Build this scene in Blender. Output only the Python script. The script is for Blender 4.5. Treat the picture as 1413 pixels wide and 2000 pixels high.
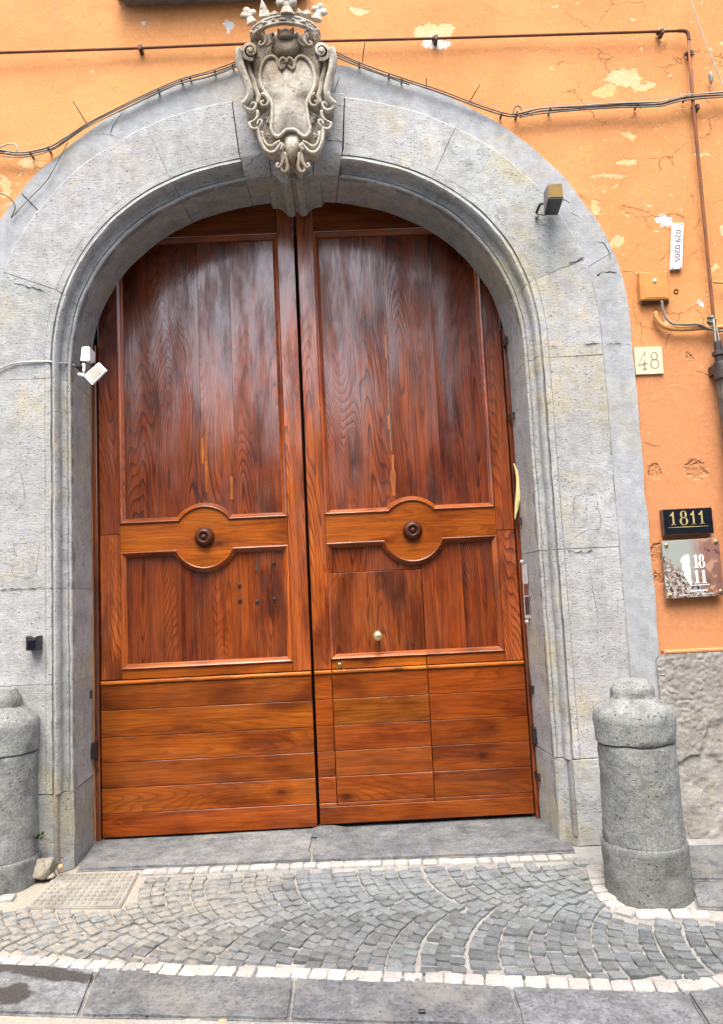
import bpy, bmesh, math, random
import numpy as np
from mathutils import Vector, noise as mnoise
random.seed(7); rng = np.random.default_rng(7)
for o in list(bpy.data.objects): bpy.data.objects.remove(o)
SC = bpy.context.scene
COL = SC.collection
R = math.radians

# ------------------------------------------------------------------ camera
IW, IH, FP = 1413.0, 2000.0, 1503.0
CAMD, CAMH = 4.65, 1.5
PITCH, YAW, ROLL = 6.25, 1.0, -2.75
_p, _y, _r = R(PITCH), R(YAW), R(ROLL)
cf = np.array([math.sin(_y)*math.cos(_p), math.cos(_y)*math.cos(_p), math.sin(_p)])
_rt = np.cross(cf, [0, 0, 1]); _rt /= np.linalg.norm(_rt); _up = np.cross(_rt, cf)
cr = math.cos(_r)*_rt + math.sin(_r)*_up
cu = -math.sin(_r)*_rt + math.cos(_r)*_up
cc = np.array([0, -CAMD, CAMH])
from mathutils import Matrix
cam = bpy.data.cameras.new('camera'); camo = bpy.data.objects.new('camera', cam); COL.objects.link(camo)
cam.sensor_fit = 'VERTICAL'; cam.sensor_height = 24; cam.lens = FP/IH*24
cam.clip_start = 0.05; cam.clip_end = 400
M = Matrix(((cr[0], cu[0], -cf[0], cc[0]), (cr[1], cu[1], -cf[1], cc[1]), (cr[2], cu[2], -cf[2], cc[2]), (0, 0, 0, 1)))
camo.matrix_world = M
SC.camera = camo

# ------------------------------------------------------------------ light
w = bpy.data.worlds.new('World'); SC.world = w; w.use_nodes = True
nt = w.node_tree; nt.nodes.clear()
sky = nt.nodes.new('ShaderNodeTexSky'); sky.sky_type = 'NISHITA'; sky.sun_disc = False
SUN_EL, SUN_AZ = 63.0, 187.0
sky.sun_elevation = R(SUN_EL); sky.sun_rotation = R(SUN_AZ)
sky.air_density = 1.0; sky.dust_density = 5.0; sky.ozone_density = 0.0
bg = nt.nodes.new('ShaderNodeBackground'); bg.inputs['Strength'].default_value = 0.15
out = nt.nodes.new('ShaderNodeOutputWorld')
nt.links.new(sky.outputs[0], bg.inputs[0]); nt.links.new(bg.outputs[0], out.inputs[0])
sl = bpy.data.lights.new('sun', 'SUN'); sl.energy = 1.5; sl.angle = R(40); sl.color = (1, 0.985, 0.95)
so = bpy.data.objects.new('sun', sl); COL.objects.link(so)
sd = Vector((math.sin(R(SUN_AZ))*math.cos(R(SUN_EL)), math.cos(R(SUN_AZ))*math.cos(R(SUN_EL)), math.sin(R(SUN_EL))))
so.rotation_euler = sd.to_track_quat('Z', 'Y').to_euler()
so.location = sd*20
SC.view_settings.view_transform = 'Standard'; SC.view_settings.look = 'None'
SC.view_settings.exposure = 1.5; SC.view_settings.gamma = 1; SC.view_settings.use_curve_mapping = False
SC.render.engine = 'CYCLES'

# ------------------------------------------------------------------ calibration: photo point -> point on a real plane
def ray(px, py): return cf + cr*(px-IW/2)/FP + cu*(IH/2-py)/FP
def P(px, py, Y):
    d = ray(px, py); return cc + d*((Y-cc[1])/d[1])
GS, G0 = 0.075, 0.008        # pavement falls towards the street
def gz(y): return G0 + (GS*y if y < 0 else 0.01*y)
def G(px, py, dz=0.0):
    d = ray(px, py)
    t = (G0+dz+GS*cc[1]-cc[2])/(d[2]-GS*d[1])
    return cc + d*t
DY = 0.53
def X(px, py, Y=DY): return P(px, py, Y)[0]
def Z(px, py, Y=DY): return P(px, py, Y)[2]

# ------------------------------------------------------------------ helpers
WL = {}
def tag(o, label=None, cat=None, group=None, kind=None):
    if label: o['label'] = label
    if cat: o['category'] = cat
    if group: o['group'] = group
    if kind: o['kind'] = kind
    return o
def place(o, loc, parent):
    loc = Vector(loc); WL[o.name] = loc
    o.location = loc - WL[parent.name] if parent else loc
    if parent: o.parent = parent
def empty(name, loc, label, cat, group=None, kind=None):
    o = bpy.data.objects.new(name, None); COL.objects.link(o); o.empty_display_size = 0.1
    place(o, loc, None); return tag(o, label, cat, group, kind)
def mesh(name, V, F, mat, parent=None, smooth=False, color=None, origin=None):
    V = np.asarray(V, float)
    if origin is None: origin = (V.min(0)+V.max(0))/2
    me = bpy.data.meshes.new(name); me.from_pydata([tuple(v) for v in V-np.asarray(origin)], [], [tuple(int(i) for i in f) for f in F]); me.materials.append(mat)
    bm = bmesh.new(); bm.from_mesh(me); bmesh.ops.recalc_face_normals(bm, faces=bm.faces); bm.to_mesh(me); bm.free()
    if smooth:
        me.shade_smooth()
        if smooth != True: me.set_sharp_from_angle(angle=R(smooth))
    o = bpy.data.objects.new(name, me); COL.objects.link(o); place(o, origin, parent)
    if color: o.color = (*color, 1)
    return o
def join(parts):
    V = []; F = []
    for v, f in parts:
        n = len(V); V += [tuple(p) for p in v]; F += [tuple(i+n for i in q) for q in f]
    return np.array(V), F
def box(x0, x1, y0, y1, z0, z1, b=0.0):
    """box, front (low y) edges chamfered by b"""
    if b <= 0:
        V = [(x, y, z) for y in (y0, y1) for z in (z0, z1) for x in (x0, x1)]
        return V, [(0, 1, 3, 2), (4, 6, 7, 5), (0, 4, 5, 1), (2, 3, 7, 6), (0, 2, 6, 4), (1, 5, 7, 3)]
    V = [(x0+b, y0, z0+b), (x1-b, y0, z0+b), (x1-b, y0, z1-b), (x0+b, y0, z1-b),
         (x0, y0+b, z0), (x1, y0+b, z0), (x1, y0+b, z1), (x0, y0+b, z1),
         (x0, y1, z0), (x1, y1, z0), (x1, y1, z1), (x0, y1, z1)]
    F = [(0, 1, 2, 3), (8, 11, 10, 9)]
    for k in (0, 4):
        for i in range(4):
            j = (i+1) % 4; F.append((k+i, k+4+i, k+4+j, k+j))
    return V, F
def xform(v, M): return [tuple(M @ Vector(p)) for p in v]
def tube(pts, rad, n=8, flat=1.0, caps=True, flatdir=(0, 1, 0)):
    pts = [Vector(p) for p in pts]; m = len(pts)
    rad = [rad]*m if np.isscalar(rad) else list(rad)
    V = []; F = []; up = None
    for i, p in enumerate(pts):
        t = (pts[min(i+1, m-1)]-pts[max(i-1, 0)])
        t = t.normalized() if t.length > 1e-9 else Vector((0, 0, 1))
        if up is None:
            up = Vector(flatdir); up = up-t*up.dot(t)
            if up.length < 1e-3: up = Vector((1, 0, 0)); up = up-t*up.dot(t)
        else: up = up-t*up.dot(t)
        up.normalize(); s = t.cross(up)
        for k in range(n):
            a = 2*math.pi*k/n
            V.append(tuple(p+(s*math.cos(a)+up*math.sin(a)*flat)*rad[i]))
    for i in range(m-1):
        for k in range(n):
            j = (k+1) % n; F.append((i*n+k, i*n+j, (i+1)*n+j, (i+1)*n+k))
    if caps: F.append(tuple(range(n))[::-1]); F.append(tuple((m-1)*n+k for k in range(n)))
    return V, F
def smooth_path(pts, k=6):
    pts = [Vector(p) for p in pts]
    if len(pts) < 3: return pts
    out = []
    q = [pts[0]*2-pts[1]]+pts+[pts[-1]*2-pts[-2]]
    for i in range(1, len(q)-2):
        a, b, c, d = q[i-1:i+3]
        for s in range(k):
            t = s/k
            out.append(0.5*((2*b)+(c-a)*t+(2*a-5*b+4*c-d)*t*t+(3*b-a-3*c+d)*t**3))
    return out+[pts[-1]]
def lathe(prof, n=32, cx=0, cy=0, z0=0, axis='z', jit=0.0):
    V = []; F = []; m = len(prof)
    for i, (r, h) in enumerate(prof):
        for k in range(n):
            a = 2*math.pi*k/n
            if axis == 'z': V.append((cx+r*math.cos(a), cy+r*math.sin(a), z0+h))
            else: V.append((cx+r*math.cos(a), cy-h, z0+r*math.sin(a)))
    for i in range(m-1):
        for k in range(n):
            j = (k+1) % n; F.append((i*n+k, i*n+j, (i+1)*n+j, (i+1)*n+k))
    F.append(tuple(range(n))[::-1]); F.append(tuple((m-1)*n+k for k in range(n)))
    return V, F
def prism(outline, y0, y1, b=0.0):
    """outline (x,z) extruded along y"""
    n = len(outline); V = [(x, y0, z) for x, z in outline]+[(x, y1, z) for x, z in outline]
    F = [tuple(range(n)), tuple(range(2*n-1, n-1, -1))]+[(i, n+i, n+(i+1) % n, (i+1) % n) for i in range(n)]
    return V, F
def fbm(x, y, z, o=4): return mnoise.fractal(Vector((x, y, z)), 1.0, 2.0, o)
def roughen(V, amp, sc, seed=0.0, axes=(1, 1, 1)):
    V = np.array(V, float)
    for i, p in enumerate(V):
        q = Vector(p)*sc
        for a in range(3):
            if axes[a]: V[i, a] += amp*axes[a]*fbm(q.x+seed+a*17.3, q.y-seed, q.z+a*9.1, 3)
    return V

# ------------------------------------------------------------------ node helpers
class NB:
    def __init__(s, name):
        s.m = bpy.data.materials.new(name); s.m.use_nodes = True; s.t = s.m.node_tree; s.t.nodes.clear()
        s.out = s.n('ShaderNodeOutputMaterial'); s.b = s.n('ShaderNodeBsdfPrincipled'); s.l(s.b.outputs[0], s.out.inputs[0])
    def n(s, k, **a):
        x = s.t.nodes.new(k)
        for p, v in a.items(): setattr(x, p, v)
        return x
    def l(s, a, b): s.t.links.new(a, b)
    def put(s, sock, v):
        if isinstance(v, bpy.types.NodeSocket): s.l(v, sock)
        elif isinstance(v, (tuple, list)) and len(v) == 3 and sock.type == 'RGBA': sock.default_value = (*v, 1)
        else: sock.default_value = v
    def math(s, op, a, b=0.0, c=None, clamp=False):
        x = s.n('ShaderNodeMath', operation=op, use_clamp=clamp); s.put(x.inputs[0], a); s.put(x.inputs[1], b)
        if c is not None: s.put(x.inputs[2], c)
        return x.outputs[0]
    def vmath(s, op, a, b=(0, 0, 0)):
        x = s.n('ShaderNodeVectorMath', operation=op); s.put(x.inputs[0], a)
        if op == 'SCALE': s.put(x.inputs['Scale'], b)
        else: s.put(x.inputs[1], b)
        return x.outputs['Value'] if op in ('LENGTH', 'DOT_PRODUCT', 'DISTANCE') else x.outputs[0]
    def noise(s, vec, scale, detail=3, rough=0.55, dist=0.0, col=False):
        x = s.n('ShaderNodeTexNoise'); s.put(x.inputs['Vector'], vec); s.put(x.inputs['Scale'], scale)
        s.put(x.inputs['Detail'], detail); s.put(x.inputs['Roughness'], rough); s.put(x.inputs['Distortion'], dist)
        return x.outputs['Color'] if col else x.outputs['Fac']
    def voro(s, vec, scale, feature='F1', out='Distance', rnd=1.0):
        x = s.n('ShaderNodeTexVoronoi', feature=feature); s.put(x.inputs['Vector'], vec); s.put(x.inputs['Scale'], scale); s.put(x.inputs['Randomness'], rnd)
        return x.outputs[out]
    def ramp(s, f, *st):
        x = s.n('ShaderNodeValToRGB'); s.put(x.inputs[0], f); e = x.color_ramp.elements
        while len(e) < len(st): e.new(0.5)
        for i, (p, c) in enumerate(st):
            e[i].position = p; e[i].color = (*c, 1) if isinstance(c, tuple) else (c, c, c, 1)
        return x.outputs[0]
    def map(s, f, a, b, c=0.0, d=1.0, smooth=True):
        x = s.n('ShaderNodeMapRange', interpolation_type='SMOOTHSTEP' if smooth else 'LINEAR'); s.put(x.inputs[0], f)
        for i, v in enumerate((a, b, c, d)): s.put(x.inputs[i+1], v)
        return x.outputs[0]
    def mix(s, f, a, b, mode='MIX'):
        x = s.n('ShaderNodeMix', data_type='RGBA', blend_type=mode); s.put(x.inputs[0], f); s.put(x.inputs[6], a); s.put(x.inputs[7], b)
        return x.outputs[2]
    def bump(s, h, strength, dist, prev=None):
        x = s.n('ShaderNodeBump'); s.put(x.inputs['Height'], h); x.inputs['Strength'].default_value = strength; x.inputs['Distance'].default_value = dist
        if prev is not None: s.l(prev, x.inputs['Normal'])
        return x.outputs[0]
    def pos(s): return s.n('ShaderNodeNewGeometry').outputs['Position']
    def obj(s): return s.n('ShaderNodeTexCoord').outputs['Object']
    def oinfo(s, k): return s.n('ShaderNodeObjectInfo').outputs[k]
    def fin(s, col, rough=0.85, nrm=None, **kw):
        s.put(s.b.inputs['Base Color'], col); s.put(s.b.inputs['Roughness'], rough)
        if nrm is not None: s.l(nrm, s.b.inputs['Normal'])
        for k, v in kw.items(): s.put(s.b.inputs[k.replace('_', ' ')], v)
        return s.m

def stone_mat(name, c1, c2, c3, warm=0.3, pits=1.0, speck=0.5, bumpk=1.0, stretch=2.2, world=True, hue=(0.42, 0.36, 0.25), dust=False):
    b = NB(name)
    p = b.pos() if world else b.vmath('ADD', b.obj(), b.vmath('SCALE', b.n('ShaderNodeCombineXYZ').outputs[0], 1.0))
    if not world:
        r = b.oinfo('Random'); cx = b.n('ShaderNodeCombineXYZ'); b.put(cx.inputs[0], b.math('MULTIPLY', r, 37.0)); b.put(cx.inputs[1], b.math('MULTIPLY', r, 91.0))
        p = b.vmath('ADD', b.obj(), cx.outputs[0])
    big = b.noise(p, 1.3, 4, 0.6); med = b.noise(p, 7.0, 5, 0.65); fine = b.noise(p, 70.0, 3, 0.7)
    ps = b.vmath('MULTIPLY', p, (1, 1, stretch))
    chis = b.noise(ps, 38.0, 3, 0.6, 0.4)
    col = b.mix(b.map(big, 0.35, 0.65), c1, c2)
    col = b.mix(b.map(med, 0.45, 0.72), col, c3)
    wm = b.noise(b.vmath('ADD', p, (13, 5, 2)), 2.1, 5, 0.7)
    col = b.mix(b.math('MULTIPLY', b.map(wm, 0.48, 0.66), warm), col, hue)
    f2 = b.noise(p, 190.0, 2, 0.6)
    spk = b.map(b.math('ADD', b.math('MULTIPLY', fine, .45), b.math('MULTIPLY', f2, .55)), 0.36, 0.64, 1-speck*0.5, 1+speck*0.35, False)
    col = b.mix(1.0, col, spk, 'MULTIPLY')
    stv = b.noise(b.vmath('MULTIPLY', p, (1, 1, .14)), 9.0, 4, .6)
    col = b.mix(1.0, col, b.map(stv, .3, .7, .93, 1.05), 'MULTIPLY')
    mot = b.noise(b.vmath('ADD', p, (3, 8, 1)), 16.0, 4, .65)
    col = b.mix(1.0, col, b.map(mot, .3, .7, .88, 1.10), 'MULTIPLY')
    v = b.voro(b.vmath('ADD', ps, b.vmath('SCALE', b.noise(p, 30, 2, col=True), 0.03)), 26.0)
    pm = b.math('MULTIPLY', b.map(v, 0.09, 0.19, 1.0, 0.0), b.map(b.noise(p, 5.0, 2), 0.44, 0.56))
    pm = b.math('MULTIPLY', pm, pits, clamp=True)
    cm = b.math('MULTIPLY', b.map(chis, 0.60, 0.70), 0.6*pits)
    col = b.mix(b.math('MULTIPLY', pm, 0.75), col, (0.06, 0.057, 0.05))
    col = b.mix(cm, col, (0.14, 0.135, 0.12))
    col = b.mix(1.0, col, b.oinfo('Color'), 'MULTIPLY')
    if dust:
        g = b.pos(); gx = b.n('ShaderNodeSeparateXYZ'); b.l(g, gx.inputs[0])
        dm = b.map(b.math('ADD', gx.outputs[0], b.math('MULTIPLY', b.math('SUBTRACT', b.noise(g, 2.6, 4, .6), .5), 1.6)), -1.1, -.15, 1.0, 0.0)
        dm = b.math('MULTIPLY', dm, b.map(b.noise(g, 22, 4, .7), .36, .60))
        col = b.mix(b.math('MULTIPLY', dm, .8), col, (0.27, 0.25, 0.205))
    h = b.math('ADD', b.math('MULTIPLY', chis, -0.7), b.math('MULTIPLY', fine, 0.5)); h = b.math('SUBTRACT', h, b.math('MULTIPLY', pm, 1.2))
    h = b.math('ADD', h, b.math('MULTIPLY', med, 1.2))
    return b.fin(col, 0.88, b.bump(h, 0.7*bumpk, 0.006))

STONE = stone_mat('grey_tuff', (0.36, 0.375, 0.37), (0.425, 0.445, 0.45), (0.295, 0.305, 0.295), 0.8, 1.15, .35, 1.1, hue=(0.43, 0.39, 0.275))
STUCCO = stone_mat('pale_stucco', (0.315, 0.335, 0.35), (0.365, 0.385, 0.405), (0.29, 0.305, 0.315), 0.3, 0.35, 0.2, 0.6)
MARBLE = stone_mat('carved_marble', (0.56, 0.535, 0.475), (0.66, 0.635, 0.575), (0.39, 0.35, 0.28), 0.8, 0.8, 0.35, 1.2, 1.0, hue=(0.26, 0.20, 0.13))
LAVA = stone_mat('lava_stone', (0.172, 0.185, 0.180), (0.225, 0.240, 0.235), (0.130, 0.140, 0.135), 0.35, 1.7, 0.9, 1.1, 1.2, hue=(0.30, 0.28, 0.22))
BASALT = stone_mat('basalt_sett', (0.125, 0.142, 0.150), (0.18, 0.20, 0.208), (0.098, 0.108, 0.113), 0.5, 0.5, 0.6, 1.0, 1.0, False, hue=(0.22, 0.208, 0.18), dust=True)
WHITE = stone_mat('white_limestone', (0.34, 0.335, 0.32), (0.42, 0.415, 0.40), (0.26, 0.25, 0.23), 0.4, 0.3, 0.3, 0.7, 1.0, False, hue=(0.36, 0.31, 0.235))

def mortar_mat():
    b = NB('sandy_mortar'); p = b.pos()
    sx = b.n('ShaderNodeSeparateXYZ'); b.l(p, sx.inputs[0])
    n1 = b.noise(p, 3.0, 4, 0.6); n2 = b.noise(p, 90, 3, 0.7)
    left = b.map(b.math('ADD', sx.outputs[0], b.math('MULTIPLY', n1, 1.2)), -0.9, 0.1, 1.0, 0.0)
    col = b.mix(b.map(n1, .4, .65), (0.225, 0.22, 0.205), (0.29, 0.285, 0.265))
    col = b.mix(b.math('MULTIPLY', left, 0.8), col, (0.31, 0.28, 0.22))
    col = b.mix(1.0, col, b.map(n2, 0.3, 0.7, 0.75, 1.15), 'MULTIPLY')
    return b.fin(col, 0.95, b.bump(b.math('ADD', n2, b.noise(p, 25, 3)), 0.6, 0.005))
MORTAR = mortar_mat()

def kerb_mat():
    b = NB('kerb_basalt'); p = b.pos()
    big = b.noise(p, 2.2, 4, 0.6); f = b.noise(p, 60, 4, 0.7); g = b.noise(p, 160, 2, 0.6)
    col = b.mix(b.map(big, .35, .65), (0.098, 0.105, 0.112), (0.14, 0.148, 0.156))
    col = b.mix(1.0, col, b.map(f, .3, .7, .72, 1.28), 'MULTIPLY')
    mid = b.noise(b.vmath('ADD', p, (4, 1, 7)), 12, 5, .7)
    col = b.mix(1.0, col, b.map(mid, .3, .7, .70, 1.30), 'MULTIPLY')
    dustv = b.math('ADD', b.noise(p, 3.1, 4, .65), b.math('MULTIPLY', b.n('ShaderNodeSeparateXYZ').outputs[0], 0.0))
    col = b.mix(b.math('MULTIPLY', b.map(dustv, .50, .68), .55), col, (0.235, 0.228, 0.205))
    pk = b.map(b.voro(b.vmath('ADD', p, b.vmath('SCALE', b.noise(p, 20, 2, col=True), .03)), 42.0), .12, .25, 1.0, 0.0)
    col = b.mix(b.math('MULTIPLY', pk, .45), col, (.05, .053, .055))
    scuff = b.noise(b.vmath('MULTIPLY', p, (1, 3.0, 1)), 9, 5, 0.7)
    col = b.mix(b.math('MULTIPLY', b.map(scuff, .58, .7), .5), col, (0.25, 0.25, 0.247))
    # wet dark stain on the left-hand slab
    sx = b.n('ShaderNodeSeparateXYZ'); b.l(p, sx.inputs[0])
    wv = b.math('ADD', sx.outputs[0], b.math('MULTIPLY', b.math('SUBTRACT', b.noise(p, 5, 4, 0.6), 0.5), 0.9))
    y = sx.outputs[1]
    bandm = b.map(b.math('ABSOLUTE', b.math('ADD', b.math('ADD', y, b.math('MULTIPLY', b.math('SUBTRACT', b.noise(p, 6, 4), .5), 0.12)), b.math('ADD', b.math('MULTIPLY', sx.outputs[0], .27), 1.44))), 0.032, 0.05, 1.0, 0.0)
    blob = b.n('ShaderNodeVectorMath', operation='LENGTH')
    q = b.vmath('MULTIPLY', b.vmath('SUBTRACT', b.vmath('ADD', p, b.vmath('SCALE', b.noise(p, 6, 4, col=True), 0.22)), (-1.50+.11, -1.215+.11, -.08+.11)), (1, 1.5, 0))
    b.l(q, blob.inputs[0])
    bl = b.map(blob.outputs['Value'], 0.075, 0.11, 1.0, 0.0)
    wet = b.math('MAXIMUM', b.math('MULTIPLY', bandm, b.map(wv, -1.22, -1.12, 1.0, 0.0)), bl)
    col = b.mix(b.math('MULTIPLY', wet, 0.9), col, (0.028, 0.028, 0.027))
    col = b.mix(1.0, col, b.oinfo('Color'), 'MULTIPLY')
    return b.fin(col, b.map(wet, 0, 1, 0.8, 0.35), b.bump(b.math('SUBTRACT', b.math('ADD', b.math('ADD', f, mid), b.math('MULTIPLY', g, .6)), b.math('MULTIPLY', pk, .7)), 0.9, 0.007))
KERB = kerb_mat()

def plaster_mat():
    b = NB('orange_plaster'); p = b.pos()
    sx = b.n('ShaderNodeSeparateXYZ'); b.l(p, sx.inputs[0]); x, z = sx.outputs[0], sx.outputs[2]
    n1 = b.noise(p, 0.9, 5, 0.6); n2 = b.noise(p, 5, 5, 0.65); n3 = b.noise(p, 45, 3, 0.6)
    col = b.mix(b.map(n1, .35, .65), (0.555, 0.232, 0.076), (0.61, 0.276, 0.096))
    low = b.map(b.math('ADD', z, b.math('MULTIPLY', n2, 0.5)), 2.9, 3.5, 1.0, 0.0)
    col = b.mix(b.math('MULTIPLY', low, 0.85), col, (0.515, 0.215, 0.090))
    col = b.mix(b.math('MULTIPLY', b.map(n2, .55, .75), .35), col, (0.50, 0.20, 0.06))
    # vertical dirty run-off under the ledge
    pz = b.vmath('MULTIPLY', p, (1, 1, 0.08)); st = b.noise(pz, 11, 4, 0.65)
    col = b.mix(b.math('MULTIPLY', b.math('MULTIPLY', b.map(st, .52, .68), b.map(z, 5.0, 6.0)), .55), col, (0.36, 0.22, 0.13))
    # lost paint, each patch where the photograph has one: (px, py, half width, half height, whiteness)
    dist = b.vmath('SCALE', b.vmath('SUBTRACT', b.noise(p, 9, 4, 0.7, col=True), (.5, .5, .5)), 0.16)
    q = b.vmath('ADD', p, dist)
    peel = None; white = None
    for px, py, hw, hh, wh in PATCH:
        c = P(px, py, 0.035); s = (4.685/FP)
        d = b.vmath('LENGTH', b.vmath('MULTIPLY', b.vmath('SUBTRACT', q, tuple(c)), (1/(hw*s), 0, 1/(hh*s))))
        m = b.map(d, 0.86, 1.0, 1.0, 0.0)
        if wh: white = m if white is None else b.math('MAXIMUM', white, m)
        else: peel = m if peel is None else b.math('MAXIMUM', peel, m)
    flake = b.noise(b.vmath('MULTIPLY', p, (1, 1, 1.5)), 16, 4, 0.65)
    region = b.math('MULTIPLY', b.map(x, 1.2, 1.7), b.map(z, 2.2, 3.2))
    fl = b.math('MULTIPLY', b.map(flake, .64, .68), region)
    lf = b.math('MULTIPLY', b.map(flake, .56, .62), b.map(b.vmath('LENGTH', b.vmath('MULTIPLY', b.vmath('SUBTRACT', p, tuple(P(25, 350, .035))), (3.5, 0, 4))), 0.4, 1.1, 1.0, 0.0))
    peel = b.math('MAXIMUM', peel, b.math('MAXIMUM', fl, lf))
    # cracks
    cv = b.voro(b.vmath('ADD', p, b.vmath('SCALE', b.noise(p, 6, 4, 0.7, col=True), 0.16)), 2.6, 'DISTANCE_TO_EDGE')
    ck = b.math('MULTIPLY', b.map(cv, 0.004, 0.010, 1.0, 0.0), b.map(b.noise(p, 2.7, 2), .50, .58))
    ck = b.math('MULTIPLY', ck, b.math('ADD', b.math('MULTIPLY', region, .85), .0))
    pitv = b.map(b.voro(b.vmath('ADD', p, dist), 9.0), 0.035, 0.06, 1.0, 0.0)
    pit = b.math('MULTIPLY', pitv, b.map(b.noise(p, 3.3, 2), .55, .6))
    col = b.mix(b.math('MULTIPLY', peel, .85), col, b.mix(b.map(n2, .35, .6), (0.66, 0.41, 0.165), (0.62, 0.47, 0.27)))
    col = b.mix(white, col, (0.58, 0.56, 0.51))
    col = b.mix(b.math('MULTIPLY', ck, .6), col, (0.16, 0.075, 0.03))
    col = b.mix(b.math('MULTIPLY', pit, .6), col, (0.25, 0.12, 0.05))
    col = b.mix(1.0, col, b.map(n3, .3, .7, .93, 1.06), 'MULTIPLY')
    scar = None
    for px, py, r_ in ((1277, 922, 15), (1362, 920, 22), (1285, 1080, 16), (1287, 1130, 12), (1345, 700, 8)):
        d = b.vmath('LENGTH', b.vmath('MULTIPLY', b.vmath('SUBTRACT', q, tuple(P(px, py, .035))), (FP/4.685/r_, 0, FP/4.685/r_)))
        m = b.map(d, .7, 1.1, 1.0, 0.0); scar = m if scar is None else b.math('MAXIMUM', scar, m)
    h = b.math('ADD', b.math('MULTIPLY', n2, 1.0), b.math('MULTIPLY', n3, .25))
    h = b.math('SUBTRACT', h, b.math('MULTIPLY', b.math('MAXIMUM', peel, white), .35))
    h = b.math('SUBTRACT', h, b.math('MULTIPLY', ck, 1.0)); h = b.math('SUBTRACT', h, b.math('MULTIPLY', pit, .8))
    h = b.math('SUBTRACT', h, b.math('MULTIPLY', scar, b.math('ADD', .8, b.math('MULTIPLY', b.noise(p, 38, 4, .7), 3.0))))
    return b.fin(col, 0.9, b.bump(h, 0.75, 0.010))
PATCH = [(845, 60, 48, 20, 0), (850, 85, 34, 14, 1), (700, 20, 24, 10, 0), (448, 48, 11, 15, 1), (280, 48, 5, 4, 1), (180, 142, 4, 5, 0), (1215, 150, 42, 22, 0), (1180, 175, 28, 14, 0),
         (1255, 165, 30, 10, 0), (1300, 432, 15, 15, 1), (1165, 405, 10, 16, 0), (1205, 470, 18, 12, 0), (1225, 265, 12, 9, 0), (1190, 345, 40, 5, 0), (1080, 132, 6, 5, 0), (1372, 300, 22, 5, 0),
         (1220, 315, 22, 8, 0), (1392, 520, 8, 12, 0), (1370, 595, 8, 10, 1), (60, 320, 30, 12, 0), (10, 365, 12, 26, 0), (1300, 630, 10, 5, 0), (1410, 450, 6, 14, 0)]
PLASTER = plaster_mat()

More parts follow.
